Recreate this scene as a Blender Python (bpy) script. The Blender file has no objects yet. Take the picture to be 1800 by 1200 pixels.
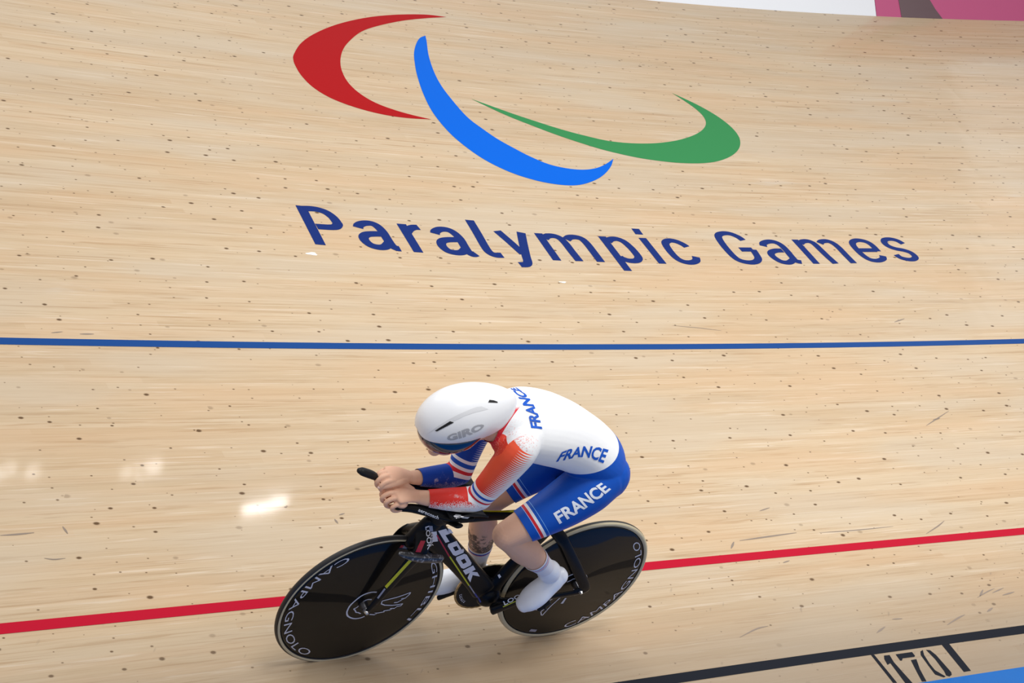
import bpy, bmesh, math, random
import numpy as np
from mathutils import Vector, Matrix, geometry
from mathutils.bvhtree import BVHTree

random.seed(4)
sc = bpy.context.scene
C = sc.collection
R = math.radians

# ------------------------------------------------------------------ camera
cam_d = bpy.data.cameras.new('camera')
cam = bpy.data.objects.new('camera', cam_d)
C.objects.link(cam)
cam_d.sensor_width = 36.0
cam_d.lens = 2706.32 / 1800.0 * 36.0
cam_d.clip_end = 200
cam.matrix_world = Matrix([[0.73965, -0.027025, -0.672449, 3e-06], [-0.668143, -0.149223, -0.728916, -4.665151], [-0.080646, 0.988434, -0.128429, 0.770903], [0, 0, 0, 1]])
sc.camera = cam
if False:
    cam_d.dof.use_dof = True

# ------------------------------------------------------------------ light
sc.view_settings.view_transform = 'Standard'
sc.view_settings.look = 'None'
sc.view_settings.gamma = 1
sc.view_settings.use_curve_mapping = False
sc.view_settings.exposure = 0.39
w = bpy.data.worlds.new('hall')
sc.world = w
w.use_nodes = True
bgn = w.node_tree.nodes['Background']
bgn.inputs[0].default_value = (0.98, 0.97, 1.0, 1)
bgn.inputs[1].default_value = 0.44

def area(name, loc, target, size, energy, color=(1, 1, 1), sy=None, spread=180):
    d = bpy.data.lights.new(name, 'AREA')
    d.energy = energy
    d.color = color
    d.size = size
    if sy:
        d.shape = 'RECTANGLE'
        d.size_y = sy
    d.spread = R(spread)
    o = bpy.data.objects.new(name, d)
    C.objects.link(o)
    o.location = loc
    o.rotation_euler = (Vector(target) - Vector(loc)).to_track_quat('-Z', 'Y').to_euler()
    return o

# hall roof floodlights; the two infield ones are added fill, narrowed for edge falloff
area('roof_fill_light', (1.5, 2, 12), (4, 1.5, 2), 5, 260, (1, .985, .96), 5)
area('roof_fill_light', (21, 1, 12), (10, 1.5, 3), 5, 80, (1, .985, .96), 5)
area('roof_fill_light', (12, -10, 10), (8.3, .5, 1.6), 4, 132, (1, .985, .96), 4, spread=75)
area('roof_fill_light', (2.2, -8.5, 8), (5.9, .8, 1.5), 4, 112, (1, .985, .96), 3, spread=75)

# single lamps whose mirror images show on the lacquered boards
for (lx, ly, sx, sy_, en) in ((9.08, .44, .46, .10, 11), (7.95, 1.14, .20, .12, 2.2), (7.72, 1.15, .12, .10, .9), (6.76, 1.30, .16, .10, 1.2), (6.5, 1.36, .16, .10, 1.2)):
    area('lamp', (lx, ly, 12), (lx, ly, 0), sx, en, sy=sy_)

# ------------------------------------------------------------------ helpers
def mat(name, color, rough=.5, metal=0, coat=0, coat_rough=.05, spec=.5, alpha=1):
    m = bpy.data.materials.new(name)
    m.use_nodes = True
    b = m.node_tree.nodes['Principled BSDF']
    b.inputs['Base Color'].default_value = (*color, 1)
    b.inputs['Roughness'].default_value = rough
    b.inputs['Metallic'].default_value = metal
    b.inputs['Coat Weight'].default_value = coat
    b.inputs['Coat Roughness'].default_value = coat_rough
    b.inputs['Specular IOR Level'].default_value = spec
    return m

class NB:
    """tiny expression helper for shader nodes"""
    def __init__(s, m):
        s.t = m.node_tree; s.n = s.t.nodes; s.l = s.t.links
        s.b = s.n['Principled BSDF']
    def put(s, v, inp):
        if hasattr(v, 'is_output'):
            s.l.new(v, inp)
        else:
            inp.default_value = v
    def m(s, op, a, b=None, c=None, clamp=False):
        n = s.n.new('ShaderNodeMath'); n.operation = op; n.use_clamp = clamp
        for i, v in enumerate((a, b, c)):
            if v is not None: s.put(v, n.inputs[i])
        return n.outputs[0]
    def attr(s, name, out='Fac'):
        n = s.n.new('ShaderNodeAttribute'); n.attribute_name = name
        return n.outputs[out]
    def xyz(s, x, y, z=0.0):
        n = s.n.new('ShaderNodeCombineXYZ')
        for i, v in enumerate((x, y, z)): s.put(v, n.inputs[i])
        return n.outputs[0]
    def mix(s, f, a, b):
        n = s.n.new('ShaderNodeMix'); n.data_type = 'RGBA'
        s.put(f, n.inputs[0])
        for v, i in ((a, 6), (b, 7)):
            s.put(v if hasattr(v, 'is_output') else (*v, 1), n.inputs[i])
        return n.outputs[2]
    def noise(s, vec, scale=1, detail=2, rough=.5):
        n = s.n.new('ShaderNodeTexNoise'); s.put(vec, n.inputs['Vector'])
        n.inputs['Scale'].default_value = scale; n.inputs['Detail'].default_value = detail
        n.inputs['Roughness'].default_value = rough
        return n.outputs['Fac']
    def white(s, vec):
        n = s.n.new('ShaderNodeTexWhiteNoise'); n.noise_dimensions = '3D'; s.put(vec, n.inputs['Vector'])
        return n.outputs['Value']
    def step(s, lo, hi, v):
        n = s.n.new('ShaderNodeMapRange'); n.interpolation_type = 'SMOOTHSTEP'
        s.put(v, n.inputs[0]); n.inputs[1].default_value = lo; n.inputs[2].default_value = hi
        return n.outputs[0]
    def band(s, v, lo, hi):
        return s.m('MULTIPLY', s.m('GREATER_THAN', v, lo), s.m('LESS_THAN', v, hi))

def link(name, me, m=None, parent=None, smooth=True, kind=None):
    o = bpy.data.objects.new(name, me)
    C.objects.link(o)
    if m is not None and not me.materials:
        me.materials.append(m)
    if parent is not None: o.parent = parent
    if kind: o['kind'] = kind
    if smooth and len(me.polygons):
        me.polygons.foreach_set('use_smooth', [True] * len(me.polygons))
    return o

def mesh(verts, faces, name='m'):
    me = bpy.data.meshes.new(name)
    me.from_pydata([tuple(v) for v in verts], [], faces)
    me.update()
    return me

def bm_mesh(bm, name='m', normals=True):
    if normals: bmesh.ops.recalc_face_normals(bm, faces=bm.faces)
    me = bpy.data.meshes.new(name)
    bm.to_mesh(me); bm.free()
    return me

def tag(o, label=None, cat=None, group=None, kind=None):
    for k, v in (('label', label), ('category', cat), ('group', group), ('kind', kind)):
        if v: o[k] = v
    return o

def resample(P, n, extra):
    """Catmull-Rom through rows of P (numpy k x d)"""
    P = np.asarray(P, float)
    if len(P) == 2:
        u = np.linspace(0, 1, n)[:, None]
        return P[0] * (1 - u) + P[1] * u
    Q = np.vstack([2 * P[0] - P[1], P, 2 * P[-1] - P[-2]])
    out = []
    for u in np.linspace(0, len(P) - 1, n):
        i = min(int(u), len(P) - 2); t = u - i
        a, b, c, d = Q[i:i + 4]
        out.append(.5 * (2 * b + (c - a) * t + (2 * a - 5 * b + 4 * c - d) * t * t + (3 * b - a - 3 * c + d) * t ** 3))
    return np.array(out)

def loft(bm, rows, up=(0, 1, 0), n=24, seg=None, ends=True, power=2.0, round_end=True, infl=0.0):
    """rows: (x, y, z, a, b): a = half size along the 'up' reference direction, b = half size across it"""
    rows = resample(rows, seg or max(2, 6 * (len(rows) - 1) + 1), 0)
    Cn = rows[:, :3]; A = np.maximum(rows[:, 3], 1e-4) + infl; B = np.maximum(rows[:, 4], 1e-4) + infl
    T = np.gradient(Cn, axis=0); T /= np.linalg.norm(T, axis=1)[:, None]
    if ends and round_end:
        k = 5
        def cap(c, t, a, b, sgn):
            r = min(a, b); o = []
            for j in range(1, k):
                f = math.cos(j / k * math.pi / 2)
                o.append((c + sgn * t * r * math.sin(j / k * math.pi / 2), a * f, b * f, t))
            return o
        s0 = cap(Cn[0], T[0], A[0], B[0], -1)[::-1]; s1 = cap(Cn[-1], T[-1], A[-1], B[-1], 1)
        seq = s0 + list(zip(Cn, A, B, T)) + s1
    else:
        seq = list(zip(Cn, A, B, T))
    up = np.array(up, float)
    rings = []
    for c, a, b, t in seq:
        u = up - t * up.dot(t); u /= np.linalg.norm(u); v = np.cross(t, u)
        ring = []
        for q in range(n):
            th = 2 * math.pi * q / n
            cs, sn = math.cos(th), math.sin(th)
            if power != 2:
                cs = math.copysign(abs(cs) ** (2 / power), cs); sn = math.copysign(abs(sn) ** (2 / power), sn)
            ring.append(bm.verts.new(c + u * a * cs + v * b * sn))
        rings.append(ring)
    for r0, r1 in zip(rings, rings[1:]):
        for q in range(n):
            bm.faces.new((r0[q], r0[(q + 1) % n], r1[(q + 1) % n], r1[q]))
    if ends:
        bm.faces.new(rings[0][::-1]); bm.faces.new(rings[-1])

def ball(bm, c, r, seg=20, M=None):
    """ellipsoid with radii r (3), optional 3x3 frame M (columns)"""
    m4 = Matrix.Identity(4)
    if M is not None: m4 = Matrix(M).to_4x4()
    m = Matrix.Translation(Vector(c)) @ m4 @ Matrix.Diagonal((*r, 1))
    bmesh.ops.create_uvsphere(bm, u_segments=seg, v_segments=seg // 2 + 2, radius=1, matrix=m)

def box(bm, c, half, M=None, bevel=0):
    m4 = Matrix.Identity(4) if M is None else Matrix(M).to_4x4()
    r = bmesh.ops.create_cube(bm, size=2, matrix=Matrix.Translation(Vector(c)) @ m4 @ Matrix.Diagonal((*half, 1)))
    if bevel:
        es = list({e for v in r['verts'] for e in v.link_edges})
        bmesh.ops.bevel(bm, geom=es, offset=bevel, segments=3, affect='EDGES', profile=.5)

def lathe_y(prof, c, n=96, closed=False):
    """prof: (radius, y) pairs turned about the y axis through c"""
    V, Fc = [], []
    k = len(prof)
    for q in range(n):
        th = 2 * math.pi * q / n
        for r, y in prof: V.append((c[0] + r * math.cos(th), c[1] + y, c[2] + r * math.sin(th)))
    for q in range(n):
        a, b = q * k, ((q + 1) % n) * k
        for j in range(k if closed else k - 1):
            j2 = (j + 1) % k
            Fc.append((a + j, a + j2, b + j2, b + j))
    return mesh(V, Fc)

def evaluated(me, mods):
    o = bpy.data.objects.new('tmp', me)
    C.objects.link(o)
    for typ, kw in mods:
        md = o.modifiers.new('m', typ)
        for k, v in kw.items(): setattr(md, k, v)
    dg = bpy.context.evaluated_depsgraph_get()
    dg.update()
    out = bpy.data.meshes.new_from_object(o.evaluated_get(dg))
    bpy.data.objects.remove(o)
    return out

def fuse(bm, voxel, smooth, factor=.5):
    bmesh.ops.recalc_face_normals(bm, faces=bm.faces)
    me = bpy.data.meshes.new('raw'); bm.to_mesh(me); bm.free()
    return evaluated(me, [('REMESH', dict(mode='VOXEL', voxel_size=voxel, use_smooth_shade=True)),
                          ('SMOOTH', dict(factor=factor, iterations=smooth))])

_text = {}
def text_tris(s, bold=0.0, maxlen=.12):
    """flat letters as (uv vertices 0..1 x 0..1, faces); u runs along the word, v is cap height"""
    key = (s, bold)
    if key in _text: return _text[key]
    cu = bpy.data.curves.new('t', 'FONT'); cu.body = s; cu.size = 1; cu.offset = bold; cu.resolution_u = 3
    o = bpy.data.objects.new('t', cu); C.objects.link(o)
    dg = bpy.context.evaluated_depsgraph_get(); dg.update()
    me = bpy.data.meshes.new_from_object(o.evaluated_get(dg))
    bpy.data.objects.remove(o)
    bm = bmesh.new(); bm.from_mesh(me)
    bmesh.ops.triangulate(bm, faces=bm.faces)
    for _ in range(4):
        es = [e for e in bm.edges if e.calc_length() > maxlen]
        if not es: break
        bmesh.ops.subdivide_edges(bm, edges=es, cuts=1)
        bmesh.ops.triangulate(bm, faces=bm.faces)
    bm.verts.ensure_lookup_table()
    V = np.array([v.co[:2] for v in bm.verts]); Fc = [tuple(v.index for v in f.verts) for f in bm.faces]
    bm.free()
    lo, hi = V.min(0), V.max(0)
    _text[key] = ((V - lo) / (hi - lo), Fc)
    return _text[key]

def fill_poly(P, maxlen):
    """2D outline -> vertices and triangles no larger than maxlen"""
    P = [tuple(q) for q in P]
    pts = []
    for a, b in zip(P, P[1:] + P[:1]):
        L = math.dist(a, b); k = max(1, int(math.ceil(L / maxlen)))
        for j in range(k): pts.append((a[0] + (b[0] - a[0]) * j / k, a[1] + (b[1] - a[1]) * j / k))
    n = len(pts)
    xs = [q[0] for q in pts]; ys = [q[1] for q in pts]
    edges = [(i, (i + 1) % n) for i in range(n)]
    grid = []
    x = min(xs) + maxlen / 2
    while x < max(xs):
        y = min(ys) + maxlen / 2
        while y < max(ys):
            grid.append((x, y)); y += maxlen
        x += maxlen
    V, E, Fc, *_ = geometry.delaunay_2d_cdt([Vector(q) for q in pts + grid], edges, [list(range(n))], 1, 1e-6)
    return np.array([tuple(v) for v in V]), [tuple(f) for f in Fc]

def ribbon(P, w, curved=True, n=None):
    """centre line -> strip outline polygons; w may be a function of x"""
    Q = resample(P, n or (8 * (len(P) - 1) + 1), 0) if curved and len(P) > 2 else resample(P, 2 * len(P) + 3, 0) if len(P) == 2 else np.asarray(P, float)
    T = np.gradient(Q, axis=0); T /= np.linalg.norm(T, axis=1)[:, None]
    N = np.stack([-T[:, 1], T[:, 0]], 1)
    W = np.array([w(q[0]) if callable(w) else w for q in Q])[:, None] / 2
    V = np.vstack([Q + N * W, Q - N * W]); k = len(Q)
    return V, [(i, i + 1, k + i + 1, k + i) for i in range(k - 1)]

# ------------------------------------------------------------------ the banked track surface
SB = {'R0': 34.262487, 'k1': 0.002702, 'beta': 0.802148, 'bt': -0.002873, 'bt2': 1.9e-05, 'sred': 0.861952, 'sblk': 0.216057, 'sblue': 2.527452, 'stop': 7.594024}     # radius of the bend, its change, bank angle and its change along the track
TT = np.linspace(-30, 40, 2801)
_phi = TT / SB['R0'] + SB['k1'] * TT ** 2 / 2
_bx = np.concatenate([[0], np.cumsum((np.cos(_phi)[1:] + np.cos(_phi)[:-1]) / 2 * (TT[1] - TT[0]))])
_by = np.concatenate([[0], np.cumsum((-np.sin(_phi)[1:] - np.sin(_phi)[:-1]) / 2 * (TT[1] - TT[0]))])
_bx -= _bx[1200]; _by -= _by[1200]
def track(t, s, h=0.0):
    """point at t metres along and s metres up the bank, h above the boards"""
    t = np.asarray(t, float); s = np.asarray(s, float)
    x = np.interp(t, TT, _bx); y = np.interp(t, TT, _by)
    ph = t / SB['R0'] + SB['k1'] * t * t / 2
    b = SB['beta'] + SB['bt'] * t + SB['bt2'] * t * t
    r = s * np.cos(b) - h * np.sin(b)
    return np.stack([x + r * np.sin(ph), y + r * np.cos(ph), s * np.sin(b) + h * np.cos(b)], -1)
def flat(t, d, z=0.0):
    """point d metres inside the foot of the bank"""
    t = np.asarray(t, float)
    ph = t / SB['R0'] + SB['k1'] * t * t / 2
    return np.stack([np.interp(t, TT, _bx) - d * np.sin(ph), np.interp(t, TT, _by) - d * np.cos(ph), z + 0 * ph], -1)

def sheet(fn, us, vs, name, uv=True, thick=0.0):
    V = []; UV = []
    for v in vs:
        P = fn(np.array(us), np.full(len(us), v))
        V += [tuple(q) for q in P]; UV += [(u, v) for u in us]
    k = len(us)
    Fc = [(j * k + i, j * k + i + 1, (j + 1) * k + i + 1, (j + 1) * k + i) for j in range(len(vs) - 1) for i in range(k - 1)]
    me = mesh(V, Fc, name)
    lay = me.uv_layers.new(name='UVMap')
    for lp in me.loops: lay.data[lp.index].uv = UV[lp.vertex_index]
    return me

# wood: long narrow pine strips
def wood():
    m = mat('pine boards', (.7, .5, .3), .38, coat=.22, coat_rough=.06, spec=.14)
    g = NB(m)
    tc = g.n.new('ShaderNodeTexCoord'); sp = g.n.new('ShaderNodeSeparateXYZ'); g.l.new(tc.outputs['UV'], sp.inputs[0])
    t, s = sp.outputs[0], sp.outputs[1]
    warp = g.m('MULTIPLY', g.m('SUBTRACT', g.noise(g.xyz(g.m('MULTIPLY', t, 1.3), g.m('MULTIPLY', s, 9.0)), 1, 2), .5), .012)
    sid = g.m('FLOOR', g.m('DIVIDE', s, .043))
    off = g.m('MULTIPLY', g.white(g.xyz(sid, 3.1)), 9)
    tid = g.m('FLOOR', g.m('DIVIDE', g.m('ADD', t, off), 3.7))
    rnd = g.white(g.xyz(sid, tid, 1.7)); rnd2 = g.white(g.xyz(sid, tid, 9.2))
    base = g.mix(rnd, (0.539, 0.397, 0.243), (0.608, 0.474, 0.316))
    base = g.mix(g.m('MULTIPLY', g.step(.6, 1, rnd2), .5), base, (0.585, 0.420, 0.262))
    broad = g.noise(g.xyz(g.m('MULTIPLY', t, .35), g.m('MULTIPLY', s, 2.3)), 1, 3)
    base = g.mix(g.m('MULTIPLY', g.step(.35, .75, broad), .42), base, (0.493, 0.354, 0.219))
    gr = g.noise(g.xyz(g.m('MULTIPLY', t, 1.6), g.m('MULTIPLY', g.m('ADD', s, warp), 95), g.m('MULTIPLY', sid, 3.3)), 1, 5, .62)
    base = g.mix(g.m('MULTIPLY', g.step(.5, .75, gr), .65), base, (0.408, 0.277, 0.154))
    base = g.mix(g.m('MULTIPLY', g.step(.52, .25, gr), .35), base, (0.662, 0.539, 0.385))
    st = g.noise(g.xyz(g.m('MULTIPLY', t, 4.5), g.m('MULTIPLY', s, 170)), 1, 2)
    base = g.mix(g.m('MULTIPLY', g.step(.66, .76, st), .5), base, (0.323, 0.216, 0.123))
    st2 = g.noise(g.xyz(g.m('MULTIPLY', t, 2.2), g.m('MULTIPLY', s, 62), 5.5), 1, 3, .6)
    base = g.mix(g.m('MULTIPLY', g.step(.57, .70, st2), .75), base, (.43, .285, .155))
    base = g.mix(g.m('MULTIPLY', g.step(.42, .30, st2), .65), base, (.70, .58, .44))
    tint = g.noise(g.xyz(g.m('MULTIPLY', t, .8), g.m('MULTIPLY', s, 3.0), 12.0), 1, 2)
    base = g.mix(g.m('MULTIPLY', g.step(.45, .68, tint), .55), base, (.56, .47, .35))
    base = g.mix(g.m('MULTIPLY', g.step(.50, .30, tint), .45), base, (.60, .405, .235))
    # gap lines between strips
    fr = g.m('FRACT', g.m('DIVIDE', s, .043))
    gap = g.m('MULTIPLY', g.m('LESS_THAN', fr, .035), g.step(.45, .7, g.noise(g.xyz(g.m('MULTIPLY', t, .9), g.m('MULTIPLY', sid, 7.7)), 1, 1)))
    base = g.mix(g.m('MULTIPLY', gap, .45), base, (0.308, 0.208, 0.123))
    # knots, two sizes
    for sc_, keep, rad, dark in ((6.4, .50, .066, .95), (11.0, .34, .055, .8), (8.0, .10, .10, .35)):
        v = g.n.new('ShaderNodeTexVoronoi'); v.voronoi_dimensions = '3D'; v.inputs['Scale'].default_value = 1
        g.l.new(g.xyz(g.m('MULTIPLY', t, sc_ * .80), g.m('MULTIPLY', g.m('ADD', s, warp), sc_ * 1.15), 4.5), v.inputs['Vector'])
        v.inputs['Randomness'].default_value = 1
        se = g.n.new('ShaderNodeSeparateXYZ'); g.l.new(v.outputs['Color'], se.inputs[0])
        # the voronoi feature point sits off the plane: flatten by comparing with a per cell radius
        v2 = g.n.new('ShaderNodeTexVoronoi'); v2.voronoi_dimensions = '2D'; v2.inputs['Scale'].default_value = 1
        g.l.new(g.xyz(g.m('MULTIPLY', t, sc_ * .80), g.m('MULTIPLY', g.m('ADD', s, warp), sc_ * 1.15), 0), v2.inputs['Vector'])
        s2 = g.n.new('ShaderNodeSeparateXYZ'); g.l.new(v2.outputs['Color'], s2.inputs[0])
        on = g.m('LESS_THAN', s2.outputs[0], keep)
        rr = g.m('MULTIPLY', g.m('ADD', .45, g.m('MULTIPLY', s2.outputs[1], .75)), rad)
        edge = g.m('SUBTRACT', 1, g.m('DIVIDE', v2.outputs['Distance'], rr))
        k = g.m('MULTIPLY', g.step(-.15, .55, edge), on)
        base = g.mix(g.m('MULTIPLY', k, dark), base, (.10, .048, .014))
        g.n.remove(v)
    # chalky scuffs and rubber marks with a shape of their own
    sw = g.noise(g.xyz(g.m('MULTIPLY', t, 1.1), g.m('MULTIPLY', s, 5.0), 8.0), 1, 4, .6)
    base = g.mix(g.m('MULTIPLY', g.step(.66, .78, sw), .30), base, (0.639, 0.601, 0.539))
    rub = g.noise(g.xyz(g.m('MULTIPLY', g.m('SUBTRACT', t, g.m('MULTIPLY', s, .9)), 30), g.m('MULTIPLY', g.m('ADD', s, g.m('MULTIPLY', t, .5)), 9), 2.0), 1, 1)
    low = g.step(1.4, .2, s)
    base = g.mix(g.m('MULTIPLY', g.m('MULTIPLY', g.step(.72, .80, rub), low), .45), base, (.16, .125, .11))
    base = g.mix(g.m('MULTIPLY', g.step(1.25, .1, g.m('ADD', s, g.m('MULTIPLY', broad, .5))), .88), base, (.285, .222, .155))  # boards darken broadly towards the foot of the bank
    base = g.mix(.075, base, (0, 0, 0))
    g.l.new(base, g.b.inputs['Base Color'])
    g.l.new(g.m('ADD', .30, g.m('MULTIPLY', gr, .22)), g.b.inputs['Roughness'])
    bp = g.n.new('ShaderNodeBump'); bp.inputs['Strength'].default_value = .06; bp.inputs['Distance'].default_value = .01
    g.l.new(gr, bp.inputs['Height']); g.l.new(bp.outputs[0], g.b.inputs['Normal'])
    return m
M_wood = wood()
us = np.arange(-9, 27.01, .25)
W_TOP = SB['stop']
def slab(us, s0, s1, h, th, name, m, parent=None, kind=None):
    """boards of real thickness from s0 to s1 up the bank"""
    vs = np.linspace(s0, s1, max(2, int((s1 - s0) / .5) + 2))
    me = sheet(lambda t, s: track(t, s, h), us, vs, name)
    bm = bmesh.new(); bm.from_mesh(me); bmesh.ops.recalc_face_normals(bm, faces=bm.faces)
    r = bmesh.ops.extrude_face_region(bm, geom=list(bm.faces))
    top = [v for v in r['geom'] if isinstance(v, bmesh.types.BMVert)]
    nrm = {}
    for v in top: nrm[v] = v.co.copy()
    # extruded copy becomes the underside
    a = math.sin(SB['beta'])
    for v in top: v.co = v.co + Vector((0, th * a, -th * math.cos(SB['beta'])))
    me2 = bm_mesh(bm, name)
    return link(name, me2, m, parent, smooth=False, kind=kind)
floor = slab(us, 0.0, W_TOP, 0, .05, 'floor', M_wood, kind='structure')

def painted(name, V2, F2, m, parent, h=.0012):
    P = track(V2[:, 0], V2[:, 1], h)
    o = link(name, mesh(P, F2, name), m, parent, smooth=False, kind='structure')
    return o
M_blue_line = mat('blue paint', (.012, .060, .23), .4, spec=.03)
M_red = mat('red paint', (.44, .009, .028), .4, spec=.03)
M_blk = mat('black paint', (.014, .016, .022), .4, spec=.03)
def strip(s0, s1, t0=-9, t1=27):
    tt = np.arange(t0, t1 + .01, .25); k = len(tt)
    V = np.vstack([np.stack([tt, np.full(k, s0)], 1), np.stack([tt, np.full(k, s1)], 1)])
    return V, [(i, i + 1, k + i + 1, k + i) for i in range(k - 1)]
for s_, m_, nm in ((SB['sblue'], M_blue_line, 'stayer_line'), (SB['sred'], M_red, 'sprinter_line'), (SB['sblk'], M_blk, 'measurement_line')):
    V, Fc = strip(s_ - .025, s_ + .025)
    painted(nm, V, Fc, m_, floor)
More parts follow.
